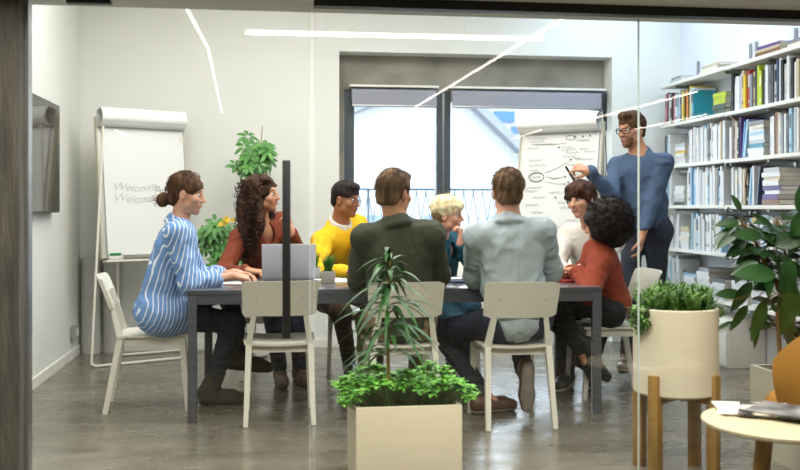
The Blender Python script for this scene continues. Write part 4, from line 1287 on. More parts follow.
def person(spec):
    s = spec.get('s', 1.06)
    g = spec
    pel, nb, hd = g['pel'], g['nb'], g['head']
    a = R(g['face']); f = Vector((math.cos(a), math.sin(a), 0)); lf = Vector((-f.y, f.x, 0))
    up = (nb - pel).normalized(); fo = (f - up * f.dot(up)).normalized(); lf2 = up.cross(fo) * 1.0
    sw = g.get('sw', .185) * s; fem = g.get('fem', False)
    root = empty('person', (pel.x, pel.y, 0), 0, g['label'], 'person')
    T = (nb - pel).length
    sh = {}
    for sd_, k in (('L', 1), ('R', -1)):
        sh[sd_] = nb - up * .055 * s + lf2 * k * sw + fo * g.get('hunch', .0)
    hw = .088 * s
    hip = {'L': pel + lf2 * hw, 'R': pel - lf2 * hw}
    UA, FA, TH, SH = .285 * s, .255 * s, .43 * s, .42 * s
    el_, wr, kn, an = {}, {}, {}, {}
    for k in 'LR':
        A_ = g['arm' + k]
        el_[k], wr[k] = ik(sh[k], A_['w'], UA, FA, A_['hint'])
        B_ = g['leg' + k]
        kn[k], an[k] = ik(hip[k], B_['a'], TH, SH, B_['hint'])
    H = headframe(*g['look'])
    Hn = np.array(H, np.float32)
    hp = lambda x, y, z: hd + H @ (Vector((x, y, z)) * s)
    bw = .9 if fem else 1.0
    # ---------------- skin: one continuous body
    b = SDF(k=.022)
    b.el(hp(0, -.012, .035), np.array((.073, .094, .083)) * s, Hn)
    b.el(hp(0, .028, -.035), np.array((.056 * (.94 if fem else 1), .058, .066)) * s, Hn, k=.04)
    b.rc(hp(0, .060, -.088), hp(0, .066, -.093), .020 * s * bw, k=.03)
    b.rc(hp(-.040, .020, -.062), hp(.040, .020, -.062), .020 * s, k=.03)
    b.rc(hp(-.028, .070, .030), hp(.028, .070, .030), .013 * s, k=.02)
    for x in (-1, 1):
        b.el(hp(x * .040, .058, -.022), np.array((.021, .022, .020)) * s, Hn, k=.02)
        b.el(hp(x * .031, .092, .004), np.array((.017, .014, .010)) * s, Hn, k=.012, op='s')
        b.el(hp(x * .074, -.006, -.006), np.array((.009, .019, .031)) * s, Hn, k=.006)
        b.el(hp(x * .083, .000, -.004), np.array((.006, .009, .017)) * s, Hn, k=.006, op='s')
    b.rc(hp(0, .083, .014), hp(0, .104, -.026), .0075 * s, .0115 * s, k=.012)
    for x in (-1, 1): b.rc(hp(x * .010, .092, -.029), hp(x * .011, .088, -.028), .0085 * s, k=.006)
    b.el(hp(0, .077, -.052), np.array((.026, .014, .018)) * s, Hn, k=.012)
    if not g.get('smile'):
        b.rc(hp(-.016, .086, -.050), hp(.016, .086, -.050), .0060 * s, k=.006); b.rc(hp(-.013, .086, -.060), hp(.013, .086, -.060), .0068 * s, k=.006)
    nr = (.047 if fem else .057) * s
    b.rc(hp(0, -.018, -.055), nb + Vector((0, 0, .0)), nr, nr * 1.08, k=.03)
    b.rc(nb, nb - up * .05, nr * 1.08, nr * 1.3, k=.05)
    b.rc(sh['L'], sh['R'], .046 * s, k=.05)
    mid = pel + up * T * .45
    b.rc(nb - up * .08, mid, .085 * s, .075 * s, k=.06); b.rc(mid, pel, .075 * s, .095 * s, k=.06)
    for k in 'LR':
        b.rc(sh[k], el_[k], .041 * s * bw, .035 * s * bw); b.rc(el_[k], el_[k].lerp(wr[k], .35), .035 * s * bw, .037 * s * bw); b.rc(el_[k].lerp(wr[k], .35), wr[k], .037 * s * bw, .023 * s * bw)
        b.rc(hip[k], kn[k], .068 * s, .048 * s); b.rc(kn[k], an[k], .046 * s, .032 * s)
    tips = {}
    for k, side in (('L', 1), ('R', -1)):
        A_ = g['arm' + k]
        dd = A_.get('d') or (wr[k] - el_[k])
        tips[k] = hand(b, wr[k], dd, A_['n'], side, s * (.93 if fem else 1.0), A_.get('curl', (22, 35, 25)), A_.get('thumb', .5), index=A_.get('index'))
        ft = g['leg' + k]; b.rc(an[k], an[k] + (an[k] - kn[k]).normalized() * .045 * s + Vector(ft['toe']).normalized() * .04 * s, .030 * s, .020 * s)
    allp = [hp(0, 0, .13), hp(0, .13, 0), hp(0, -.13, 0), hp(.1, 0, 0), hp(-.1, 0, 0)] + [x for q in (sh, el_, wr, kn, an, hip) for x in q.values()] + [wr[k] + (wr[k] - el_[k]).normalized() * .14 for k in 'LR'] + [an[k] + Vector(g['leg' + k]['toe']).normalized() * .22 for k in 'LR']
    for k in 'LR':
        dd = g['arm' + k].get('d')
        if dd: allp.append(wr[k] + Vector(dd).normalized() * .2)
    ap = np.array([list(p) for p in allp]); lo, hi = ap.min(0) - .14, ap.max(0) + .14
    smesh('body', b, lo, hi, .0058, g['skin'], root)
    # ---------------- face details
    if g.get('face_on', True):
        for x in (-1, 1):
            c = hp(x * .0305, .0718, .0032)
            mb = MB(); mb.ball((0, 0, 0), .0118 * s, 12)
            e = mb.build('eye', [M_EYEW], root); e.location = c - root.location
            look = H @ Vector((g.get('gaze', 0) * .4, 1, -.12)).normalized()
            mb = MB(); q = look * .0068 * s; mb.ball(tuple(q), .0064 * s, 10); mb.build('iris', [M_IRIS], e)
            bm_ = MB(); pts = [hp(x * (.017 + .032 * t), .0885 - .012 * t * t - .004, .0275 + .006 * math.sin(t * 2.4)) for t in (0, .25, .5, .75, 1)]
            bm_.tube([p - root.location for p in pts], [.0028 * s, .0036 * s, .0034 * s, .0026 * s, .0012 * s], 6)
            bm_.build('eyebrow', [g['browm']], root)
            # upper lid line
            bm_ = MB(); pts = [hp(x * (.0305 + .0145 * t), .0862 - .006 * t * t, .0075 - .005 * t * t) for t in (-1, -.5, 0, .5, 1)]
            bm_.tube([p - root.location for p in pts], .0017 * s, 6); bm_.build('eyelashes', [M_IRIS], root)
        lm = g['lipm']
        if g.get('smile'):
            mb = MB(); pts = [hp(.0255 * t, .0925 - .012 * t * t, -.0485 + .009 * t * t) for t in np.linspace(-1, 1, 9)]
            mb.tube([p - root.location for p in pts], [.0015 * s] + [.0034 * s] * 7 + [.0015 * s], 6)
            pts = [hp(.0245 * t, .0915 - .012 * t * t, -.0605 + .019 * t * t) for t in np.linspace(-1, 1, 9)]
            mb.tube([p - root.location for p in pts], [.0015 * s] + [.004 * s] * 7 + [.0015 * s], 6)
            mb.build('lips', [lm], root)
            mb = MB(); pts = [hp(.020 * t, .0895 - .012 * t * t, -.0535 + .011 * t * t) for t in np.linspace(-1, 1, 9)]
            mb.tube([p - root.location for p in pts], [.001 * s, .0035 * s, .0045 * s, .005 * s, .005 * s, .005 * s, .0045 * s, .0035 * s, .001 * s], 6); mb.build('teeth', [M_TEETH], root)
        else:
            mb = MB()
            for (z, rr_) in ((-.0515, .0030), (-.0590, .0036)):
                pts = [hp(.019 * t, .0915 - .010 * t * t, z + .0015 * t * t) for t in np.linspace(-1, 1, 7)]
                mb.tube([p - root.location for p in pts], [.001 * s] + [rr_ * s] * 5 + [.001 * s], 6)
            mb.build('lips', [lm], root)
    # ---------------- shirt
    e = g.get('loose', .014)
    sh_ = SDF(k=.05, disp=folds(g.get('fold', .004), g.get('fs', 24), g.get('seed', 1)), pad=.014)
    M3 = np.array(((lf2.x, fo.x, up.x), (lf2.y, fo.y, up.y), (lf2.z, fo.z, up.z)), np.float32)
    chest = pel + up * T * .72; belly = pel + up * T * .36
    cw = sw * .93 + e; 
    sh_.el(chest + fo * (.012 if fem else .0), (cw, (.108 if fem else .118) * s + e * .6, .19 * s), M3)
    sh_.el(belly, ((.130 if fem else .155) * s + e, (.105 if fem else .118) * s + e, .20 * s), M3)
    sh_.el(pel + up * .02, (.150 * s + e, .125 * s + e, .13 * s), M3)
    sh_.rc(sh['L'], sh['R'], .052 * s + e * .5)
    if g.get('untuck'):
        sh_.el(pel + fo * .035, (.178 * s + e, .145 * s, .116 * s), M3); sh_.rc(hip['L'], hip['L'].lerp(kn['L'], .30), .100 * s, .088 * s); sh_.rc(hip['R'], hip['R'].lerp(kn['R'], .30), .100 * s, .088 * s)
    for k in 'LR':
        sh_.rc(nb - up * .02, sh[k], .046 * s, .050 * s + e * .5)
        sh_.rc(sh[k], el_[k], .051 * s * bw + e, .043 * s * bw + e, k=.035)
    fr = g.get('sleeve', .92)
    for k in 'LR':
        if fr > 0: 
            q = el_[k].lerp(wr[k], fr); sh_.rc(el_[k], q, .043 * s * bw + e, (.031 if fr > .7 else .040) * s * bw + e * .8, k=.03)
            u_ = (wr[k] - el_[k]).normalized()
            sh_.rc(q - u_ * .012, q + u_ * .004, (.033 if fr > .7 else .043) * s * bw + e * .9, k=.006)   # cuff
    if g.get('hem') is not None: sh_.cut(pel + up * g['hem'], -up)
    # neck opening
    nk = (nb - (nb - pel).normalized() * .0) 
    ndir = (hp(0, -.018, -.055) - nb).normalized()
    if g.get('collar'):
        n_ = 16; fwd = fo - ndir * fo.dot(ndir); fwd.normalize(); sdv = ndir.cross(fwd)
        def ring_(hh, rr_):
            return [nb + ndir * (hh * s - .020 * s * math.cos(2 * math.pi * i / n_)) + (fwd * math.cos(2 * math.pi * i / n_) + sdv * math.sin(2 * math.pi * i / n_)) * (nr * 1.05 + rr_) for i in range(n_)]
        for hh, rr_, th_ in ((.034, .008, .0075), (.022, .010, .011), (.008, .014, .015), (-.008, .020, .020)):
            ring = ring_(hh, rr_)
            for i in range(n_):
                if hh > 0 and i in (0, n_ - 1) and not g.get('round_neck'): continue
                sh_.rc(ring[i], ring[(i + 1) % n_], th_ * s, k=.006)
        if not g.get('round_neck'):
            ring = ring_(.026, .012)
            for sgn in (1, -1):
                i = 1 if sgn == 1 else n_ - 1
                sh_.rc(ring[i], ring[i] - ndir * .050 * s + (fo * .016) + sdv * sgn * .012, .011 * s, .006 * s, k=.005)
    if g.get('vneck'):
        sh_.el(nb - up * .055 * s + fo * .085 * s, np.array((.042, .055, .075)) * s, M3, k=.01, op='s')
    shp = [pel, nb] + [x for q in (sh, el_, wr) for x in q.values()] + [pel + up * -.16]
    ap = np.array([list(p) for p in shp]); smesh(g['top'][0], sh_, ap.min(0) - .24, ap.max(0) + .20, .0072, g['top'][1], root, g['top'][2] if len(g['top']) > 2 else None)
    if g.get('inner'):
        c_ = SDF(k=.01)
        n_ = 16; ring = []
        fwd = fo - ndir * fo.dot(ndir); fwd.normalize(); sdv = ndir.cross(fwd)
        for i in range(n_):
            t = 2 * math.pi * i / n_
            ring.append(nb + ndir * (.040 * s - .018 * s * math.cos(t)) + (fwd * math.cos(t) + sdv * math.sin(t)) * (nr * 1.1 + .008))
        for i in range(n_):
            c_.rc(ring[i], ring[(i + 1) % n_], .008 * s); c_.rc(ring[i] - ndir * .02, ring[(i + 1) % n_] - ndir * .02, .012 * s)
        for sgn in (1, -1):
            i = 1 if sgn == 1 else n_ - 1
            c_.rc(ring[i], ring[i] - ndir * .055 * s + fo * .02 + sdv * .014 * sgn, .010 * s, .006 * s)
        smesh('shirt_collar', c_, [min(p[i] for p in ring) - .1 for i in range(3)], [max(p[i] for p in ring) + .08 for i in range(3)], .0055, g['inner'], root)
    # ---------------- trousers
    tr = SDF(k=.04, disp=folds(.005, 24, g.get('seed', 1) + 50), pad=.012)
    te = g.get('tloose', .012)
    hr_ = .084 if g.get('untuck') else .105
    tr.rc(hip['L'], hip['R'], hr_ * s + te * .3); tr.rc(pel, pel + up * .09, hr_ * s, (hr_ - .005) * s)
    for k in 'LR':
        tr.rc(hip[k], kn[k], .080 * s + te, .055 * s + te * .8); q = kn[k].lerp(an[k], g.get('tlen', .97)); tr.rc(kn[k], q, .055 * s + te * .8, .036 * s + te)
        tr.cut(an[k] + (an[k] - kn[k]).normalized() * .03, Vector((0, 0, 0)) + (an[k] - kn[k]).normalized()) if False else None
    shp = [pel, pel + up * .1] + [x for q in (hip, kn, an) for x in q.values()]
    ap = np.array([list(p) for p in shp]); smesh('trousers', tr, ap.min(0) - .17, ap.max(0) + .17, .0085, g['bottom'], root)
    # ---------------- shoes
    for k in 'LR':
        L3 = g['leg' + k]; t = Vector(L3['toe']).normalized(); shin = (an[k] - kn[k]).normalized()
        un = L3.get('solen'); un = Vector(un).normalized() if un is not None else (Vector((0, 0, 1)) - t * t.z).normalized()
        A0 = an[k] - un * .068 * s - t * .045 * s; A1 = an[k] - un * .062 * s + t * .115 * s; A2 = an[k] - un * .068 * s + t * .175 * s
        x = SDF(k=.02)
        x.rc(A0 + un * .012, A1, .036 * s, .042 * s); x.rc(A1, A2, .042 * s, .032 * s); x.rc(A0 + un * .03, A1 + un * .016, .035 * s, .03 * s)
        bt = g.get('boot', .04)
        x.rc(an[k] - un * .03, an[k] - shin * bt * s, .043 * s, .047 * s)
        if bt > .08: x.rc(A0 + un * .05, an[k] - shin * bt * s * .6, .036 * s, .047 * s)
        x.cut(an[k] - un * .092 * s, -un)
        x.cut(an[k] - shin * (bt + .005) * s, -shin)
        ap = np.array([list(p) for p in (A0, A2, an[k], an[k] - shin * (bt + .05))])
        so = smesh('boot' if bt > .08 else 'shoe', x, ap.min(0) - .08, ap.max(0) + .08, .0062, g['shoe'], root)
        y = SDF(k=.02)
        y.rc(A0, A1, .040 * s, .047 * s); y.rc(A1, A2, .047 * s, .036 * s)
        y.cut(an[k] - un * .084 * s, un); y.cut(an[k] - un * .108 * s, -un)
        ss = smesh('sole', y, ap.min(0) - .09, ap.max(0) + .09, .006, g['sole'], root)
        ss.parent = so
    # ---------------- hair
    g['hairf'](root, hp, Hn, s, g)
    g['_'] = dict(wr=wr, el=el_, tips=tips, hp=hp, H=H, root=root, sh=sh, kn=kn, an=an, nb=nb, up=up, fo=fo, lf=lf2, pel=pel)
    for nm, pt in (('nb-head', (hd - nb).length), ('torso', T)): print('  %s %s %.2f' % (g['label'][:30], nm, pt))
    return g['_']

def hair_sdf(root, hp, Hn, s, prims, m, disp, lo=.16, h=.0055, name='hair', extra=None, k=.02, label=None):
    x = SDF(k=k, disp=disp, pad=.014)
    for op, kind, *a in prims:
        if kind == 'el': x.el(hp(*a[0]), np.array(a[1]) * s, Hn, k=a[2] if len(a) > 2 else k, op=op)
        else: x.rc(hp(*a[0]), hp(*a[1]), a[2] * s, a[3] * s, k=k, op=op)
    c = hp(0, 0, 0)
    L_ = lo if isinstance(lo, tuple) else (lo, lo)
    return smesh(name, x, [c[i] - (L_[1] if i == 2 else L_[0]) for i in range(3)], [c[i] + L_[0] for i in range(3)], h, m, root, label)
CUT = [('s', 'el', (0, .105, -.045), (.078, .062, .088), .012), ('s', 'el', (.088, .018, -.02), (.03, .028, .045), .01), ('s', 'el', (-.088, .018, -.02), (.03, .028, .045), .01)]
def hair_short(root, hp, Hn, s, g):
    P_ = [('u', 'el', (0, -.012, .040), (.082, .104, .092)), ('u', 'el', (0, -.055, -.02), (.068, .055, .065)), ('u', 'el', (0, .045, .10), (.052, .045, .024))] + CUT + \
         [('s', 'el', (.084, -.002, -.012), (.02, .03, .042), .006), ('s', 'el', (-.084, -.002, -.012), (.02, .03, .042), .006)]
    hair_sdf(root, hp, Hn, s, P_, g['hairm'], wob(.004, 90, 3))
def hair_fade(root, hp, Hn, s, g):
    P_ = [('u', 'el', (0, -.010, .048), (.080, .100, .088)), ('u', 'el', (0, .02, .092), (.066, .078, .036)), ('u', 'el', (0, -.055, -.01), (.064, .050, .055))] + CUT + \
         [('s', 'el', (.084, -.002, -.012), (.02, .03, .042), .006), ('s', 'el', (-.084, -.002, -.012), (.02, .03, .042), .006)]
    hair_sdf(root, hp, Hn, s, P_, g['hairm'], wob(.002, 120, 4))
def strands(root, hp, s, n, seed, src, m, r0=.0016, curl=.006, L=(.05, .1), turns=3, name='curls', dirf=None, parent=None):
    rr = random.Random(seed); mb = MB()
    for i in range(n):
        p = src(rr); p = Vector(p)
        d = dirf(rr, p) if dirf else Vector((p.x, p.y, p.z * .6)).normalized()
        d = Vector(d).normalized(); u = d.orthogonal().normalized(); v = d.cross(u); ph = rr.uniform(0, 6); LL = rr.uniform(*L); pts = []
        m_ = 8 if turns < 3 else 12
        for k in range(m_):
            t = k / (m_ - 1); a = ph + t * turns * 2 * math.pi; c_ = curl * min(1, t * 3)
            q = p + d * LL * t + (u * math.cos(a) + v * math.sin(a)) * c_ + Vector((0, 0, -.25 * LL * t * t))
            pts.append(hp(*q) - root.location)
        mb.tube(pts, [r0 * s * (1 - .5 * k / m_) for k in range(m_)], 4, caps=False)
    return mb.build(name, m, parent or root)

def nap(root, hp, s, m, n=260, seed=3, rad=(.081, .102, .090), zlo=-.02, L=(.02, .035), back=-.4, r0=.0018, c=(0, -.012, .042)):
    """short strands lying over the crown, sides and nape"""
    def src(r):
        while True:
            v = Vector((r.gauss(0, 1), r.gauss(0, 1), r.gauss(0, 1))).normalized()
            if v.z * rad[2] + c[2] < zlo: continue
            if v.y > .15 and v.z < .62: continue
            if abs(v.x) > .75 and v.z < .1 and v.y > -.3: continue
            return (c[0] + v.x * rad[0], c[1] + v.y * rad[1], c[2] + v.z * rad[2])
    def dr(r, p):
        nn = Vector(((p.x - c[0]) / rad[0], (p.y - c[1]) / rad[1], (p.z - c[2]) / rad[2])).normalized()
        t = Vector((.25 + r.gauss(0, .25), back + r.gauss(0, .3), -.55 + r.gauss(0, .25))); t = t - nn * t.dot(nn)
        return t.normalized() + nn * .28
    return strands(root, hp, s, n, seed, src, m, r0=r0, curl=.0012, L=L, turns=1, name='hair_strands', dirf=dr)
# ================================================================ WHO SITS WHERE
def G(px, d, z=.105):
    p = J(px, 300, d); p.z = z; return p
SK_A = skin_mat('fair_skin', 'dba588'); SK_B = skin_mat('warm_skin', 'cf9674'); SK_C = skin_mat('tan_skin', 'a9714f'); SK_D = skin_mat('rosy_skin', 'dfa68c')
LIP_A = mat('rose_lips', 'b0554f', .4); LIP_B = mat('natural_lips', 'b0715f', .45)
def fabric(name, col, **k): return mat(name, col, k.pop('rough', .85), bump=k.pop('bump', .25), crease=k.pop('crease', 1.0), cs=k.pop('cs', 7), bs=k.pop('bs', 160), var=k.pop('var', .1), vs=k.pop('vs', 5), **k)
def hairmat(name, c, c2): return mat(name, c, .72, col2=c2, vs=30, spec=.25, stretch=(1, 1, .25), bump=.6, bs=70)
H_BR = hairmat('brown_hair', '68482f', '3a2618'); H_DK = hairmat('dark_brown_hair', '4e3324', '22150f'); H_BK = hairmat('black_hair', '2f2421', '14100e')
H_BL = hairmat('blonde_hair', 'f0e4c2', 'cdb886'); H_MB = hairmat('mid_brown_hair', '86694e', '54402f'); H_BB = hairmat('dark_blonde_nape', '8c7550', '6c5638')
H_CH = hairmat('chestnut_hair', '573523', '2b1910')
F_JEANDK = fabric('dark_denim', '2b3140'); F_BLACK = fabric('black_trouser_cloth', '1b1b1e'); F_KHAKI = fabric('khaki_cotton', '8d7a5e'); F_TEALD = fabric('dark_teal_cloth', '1f4a5c')
L_BROWN = mat('brown_leather', '5e4030', .45, var=.3, vs=12); L_OLIVE = mat('olive_suede', '4a4637', .8, var=.25, vs=12); L_BLACK = mat('black_leather', '1c1b1c', .4); L_GREY = mat('grey_canvas', '6f747a', .8)
S_DARK = mat('dark_rubber_sole', '2a2623', .7); S_WHITE = mat('white_rubber_sole', 'e6e4dd', .5); S_TAN = mat('tan_rubber_sole', '8a8076', .8, var=.2, vs=30)

def stripe_mat():
    m = bpy.data.materials.new('blue_white_striped_cotton'); m.use_nodes = True
    nt = m.node_tree; N, L = nt.nodes, nt.links; b = N['Principled BSDF']; b.inputs['Roughness'].default_value = .85
    n3 = N.new('ShaderNodeTexNoise'); n3.inputs['Scale'].default_value = 7; n3.inputs['Distortion'].default_value = 1.2; n3.noise_type = 'RIDGED_MULTIFRACTAL'
    b3 = N.new('ShaderNodeBump'); b3.inputs['Strength'].default_value = .5; b3.inputs['Distance'].default_value = .02; L.new(n3.outputs['Fac'], b3.inputs['Height']); L.new(b3.outputs[0], b.inputs['Normal'])
    tc = N.new('ShaderNodeTexCoord'); sp = N.new('ShaderNodeSeparateXYZ'); L.new(tc.outputs['Object'], sp.inputs[0])
    def mth(op, a, bb):
        n = N.new('ShaderNodeMath'); n.operation = op
        for i, x in enumerate((a, bb)):
            if x is None: continue
            if isinstance(x, (int, float)): n.inputs[i].default_value = x
            else: L.new(x, n.inputs[i])
        return n.outputs[0]
    nz = N.new('ShaderNodeTexNoise'); nz.inputs['Scale'].default_value = 4; L.new(tc.outputs['Object'], nz.inputs['Vector'])
    u = mth('SUBTRACT', sp.outputs[0], mth('MULTIPLY', sp.outputs[2], .30))
    u = mth('ADD', u, mth('MULTIPLY', sp.outputs[1], .55))
    u = mth('ADD', u, mth('MULTIPLY', nz.outputs['Fac'], .02))
    fr = mth('FRACT', mth('MULTIPLY', u, 36.0), None)
    lt = mth('LESS_THAN', fr, .20)
    mx = N.new('ShaderNodeMix'); mx.data_type = 'RGBA'
    mx.inputs[6].default_value = lin('6f96cc'); mx.inputs[7].default_value = lin('e6ebf2')
    L.new(lt, mx.inputs[0]); L.new(mx.outputs[2], b.inputs['Base Color'])
    return m

def glasses(D, m, w=.060, hgt=.042, rim=.0024, name='eyeglasses'):
    hp, root, s = D['hp'], D['root'], 1
    mb = MB(); o = root.location
    for x in (-1, 1):
        pts = []
        for k in range(20):
            t = 2 * math.pi * k / 20; c, s_ = math.cos(t), math.sin(t)
            px = x * .0335 + w / 2 * .88 * math.copysign(abs(c) ** .7, c); pz = .002 + hgt / 2 * .88 * math.copysign(abs(s_) ** .7, s_)
            pts.append(hp(px, .103 - .9 * px * px * 6, pz) - o)
        mb.tube(pts, rim * 1.05, 6, closed=True)
        mb.tube([hp(x * .060, .092, .008) - o, hp(x * .075, .06, .008) - o, hp(x * .081, -.005, .010) - o, hp(x * .080, -.02, -.006) - o], rim, 6)
    mb.tube([hp(-.009, .105, .006) - o, hp(0, .108, .008) - o, hp(.009, .105, .006) - o], rim, 6)
    return mb.build(name, m, root)

def pen(name, a, b, r_, m, lab, cat='pen'):
    a, b = Vector(a), Vector(b)
    r0 = empty(name, a, 0, lab, cat)
    d = b - a
    MB().tube([Vector(), d * .08, d * .12, d * .62], [r_ * .25, r_ * .9, r_, r_], 10).build('barrel', m, r0)
    MB().tube([d * .60, d], [r_ * 1.15, r_ * 1.1], 10).build('cap', M_BLACK if m is not M_BLACK else M_DARKMETAL, r0)
    return r0

# ---- woman in the striped shirt
def hair_bun(root, hp, Hn, s, g):
    P_ = [('u', 'el', (0, -.014, .038), (.079, .104, .090)), ('u', 'el', (0, -.06, -.03), (.060, .05, .05)), ('u', 'rc', (0, -.07, -.03), (0, -.105, -.045), .035, .026), ('u', 'el', (0, -.135, -.05), (.040, .036, .044), .01)] + \
         [('s', 'el', (0, .112, -.040), (.078, .066, .088), .012), ('s', 'el', (.088, .022, -.03), (.03, .040, .052), .01), ('s', 'el', (-.088, .022, -.03), (.03, .040, .052), .01)]
    h_ = hair_sdf(root, hp, Hn, s, P_, g['hairm'], wob(.0035, 85, 3), lo=.19)
    nap(root, hp, s, g['hairm'], 200, 5, back=-.9, L=(.03, .05), rad=(.079, .103, .090))
    strands(root, hp, s, 46, 5, lambda r: (r.gauss(0, .022), -.145 + r.gauss(0, .014), -.045 + r.gauss(0, .022)), g['hairm'], r0=.0012, curl=.006, L=(.02, .055), turns=1, name='loose_strands',
            dirf=lambda r, p: (r.gauss(0, .5), -.8 + r.gauss(0, .5), r.gauss(.2, .7)))
A = person(dict(label='woman in a blue striped shirt with a hair bun, writing at the left table end', pel=G(159, 5.72, .575), nb=J(179, 225, 5.75), head=J(187, 194.5, 5.75), look=(-10, -8, 0), face=2, sw=.165, fem=True, s=1.05,
    armR=dict(w=J(233, 276, 5.66), hint=(-.5, -.5, -1), n=(0, .3, -1), curl=(48, 50, 30), thumb=.8, d=(1, .15, -.15)), armL=dict(w=J(236, 273, 5.95), hint=(-.5, .6, -1), n=(0, -.2, -1), curl=(20, 30, 20), d=(1, -.3, -.1)),
    legR=dict(a=G(212, 5.86, .11), hint=(1, -.1, 1), toe=(1, -.05, 0)), legL=dict(a=J(241, 353, 6.12), hint=(.8, .3, 1), toe=(1, 0, -.12)),
    skin=SK_A, browm=H_BR, lipm=LIP_A, hairm=H_BR, hairf=hair_bun, top=('shirt', stripe_mat()), loose=.024, fold=.008, sleeve=.5, collar=True, untuck=True, bottom=F_JEANDK, shoe=L_OLIVE, sole=S_DARK, boot=.15, seed=3, hunch=.02))
tip = A['tips']['R'][1]
pen('ballpoint_pen', tip + Vector((.03, 0, -.045)), tip + Vector((-.045, .0, .075)), .0035, M_BLACK, 'dark pen in the hand of the woman in stripes')

# ---- curly haired woman
def hair_longcurl(root, hp, Hn, s, g):
    P_ = [('u', 'el', (0, -.030, .038), (.098, .118, .102)), ('u', 'el', (.0, -.100, -.10), (.120, .085, .16)), ('u', 'el', (.082, -.030, -.13), (.046, .062, .15)), ('u', 'el', (-.092, -.055, -.13), (.060, .090, .17)),
          ('u', 'el', (.07, -.10, -.24), (.07, .07, .13)), ('u', 'el', (-.08, -.05, -.26), (.060, .065, .13)), ('u', 'el', (.05, .04, .105), (.045, .04, .022))] + \
         [('s', 'el', (0, .120, -.040), (.072, .085, .100), .014), ('s', 'rc', (0, .04, -.10), (0, .09, -.30), .052, .07)]
    hair_sdf(root, hp, Hn, s, P_, g['hairm'], wob(.011, 70, 8), lo=(.20, .46), k=.03)
    def src(r):
        t = r.uniform(-.34, .12); a = r.uniform(math.pi * .95, math.pi * 2.05); w = .105 if t > -.05 else .115
        return (w * math.cos(a), -.035 + (w + .0) * math.sin(a) * .95, t)
    strands(root, hp, s, 560, 8, src, g['hairm'], r0=.0034, curl=.013, L=(.05, .14), turns=3, dirf=lambda r, p: (p.x * 2.5 + r.gauss(0, .3), (p.y + .03) * 2 + r.gauss(0, .3), -.75 + r.gauss(0, .35)))
A = person(dict(label='woman with long dark curls in a rust blouse behind the laptop, smiling', pel=G(268, 6.98, .575), nb=J(260, 223, 6.74), head=J(263.5, 195, 6.66), look=(-22, 2, 6), face=-58, sw=.165, fem=True, s=1.06, smile=True,
    armR=dict(w=J(248, 271, 6.30), hint=(-.8, 0, -.8), n=(0, .2, -1), curl=(48, 50, 30), thumb=.8, d=(.9, -.35, -.05)), armL=dict(w=J(291, 232, 6.46), hint=(.5, -.2, -1), n=(-.8, .4, .2), curl=(50, 60, 40), thumb=.6, d=(-.25, 0, 1)),
    legR=dict(a=G(280, 6.50, .11), hint=(.1, -1, .8), toe=(.1, -1, 0)), legL=dict(a=G(300, 6.55, .11), hint=(.3, -1, .8), toe=(.3, -1, 0)),
    skin=SK_B, browm=H_BK, lipm=LIP_A, hairm=H_DK, hairf=hair_longcurl, top=('blouse', fabric('rust_blouse_cloth', '823a20')), loose=.018, fold=.006, sleeve=.85, collar=True, vneck=True, bottom=F_JEANDK, shoe=L_BROWN, sole=S_DARK, boot=.14, seed=7))
tip = A['tips']['R'][1]
pen('ballpoint_pen', tip + Vector((.02, -.02, -.035)), tip + Vector((.0, .01, .085)), .0038, M_WHITE, 'white pen in the hand of the curly haired woman')

# ---- man in yellow
A = person(dict(label='man in a bright yellow sweater and glasses sitting behind the table', pel=G(336, 7.12, .575), nb=J(340, 226, 6.86), head=J(345.5, 200, 6.8), look=(-36, -6, 0), face=-48, sw=.175, s=1.06,
    armR=dict(w=J(345, 272, 6.38), hint=(-.9, 0, -.8), n=(0, 0, -1), d=(1, -.2, 0)), armL=dict(w=J(366, 268, 6.42), hint=(.6, 0, -1), n=(-.3, 0, -1), d=(-.4, -.8, 0)),
    legR=dict(a=G(349, 6.86, .11), hint=(-.1, -1, .8), toe=(0, -1, 0)), legL=dict(a=G(377, 6.80, .11), hint=(.2, -1, .8), toe=(.2, -1, 0)),
    skin=SK_C, browm=H_BK, lipm=LIP_B, hairm=H_BK, hairf=hair_fade, top=('sweater', fabric('yellow_knit', 'f0bf0e', bs=250)), loose=.022, fold=.006, sleeve=.9, collar=True, round_neck=True, inner=M_WHITE, bottom=fabric('brown_trouser_cloth', '4e3c30'), shoe=L_BLACK, sole=S_DARK, boot=.15, seed=11))
glasses(A, M_DARKMETAL, hgt=.036, rim=.0018)

# ---- man in the dark green jacket, from behind
def hair_back(root, hp, Hn, s, g):
    P_ = [('u', 'el', (0, -.014, .042), (.083, .104, .092)), ('u', 'el', (0, -.058, -.020), (.068, .050, .062)), ('u', 'el', (0, .05, .098), (.055, .05, .026))] + CUT + \
         [('s', 'el', (.086, -.000, -.012), (.022, .028, .042), .006), ('s', 'el', (-.086, -.000, -.012), (.022, .028, .042), .006), ('s', 'el', (0, -.06, -.115), (.1, .09, .05), .02)]
    hair_sdf(root, hp, Hn, s, P_, g['hairm'], wob(g.get('hn', .004), 80, 3))
    nap(root, hp, s, g['hairm'], 420, 6, zlo=-.045, rad=(.082, .104, .093), back=-.2 if g.get('hn') else -.5)
def beard(D, m, s):
    H_ = np.array(D['H'], np.float32)
    hair_sdf(D['root'], D['hp'], H_, s, [('u', 'el', (0, .028, -.040), (.0585, .0625, .068)), ('u', 'rc', (0, .062, -.090), (0, .066, -.094), .022, .022), ('s', 'el', (0, .060, .035), (.12, .12, .070), .006), ('s', 'el', (0, .1, -.056), (.021, .03, .011), .006), ('s', 'el', (0, -.05, -.12), (.1, .085, .12), .01)], m, wob(.0008, 200, 2), name='beard', k=.03)
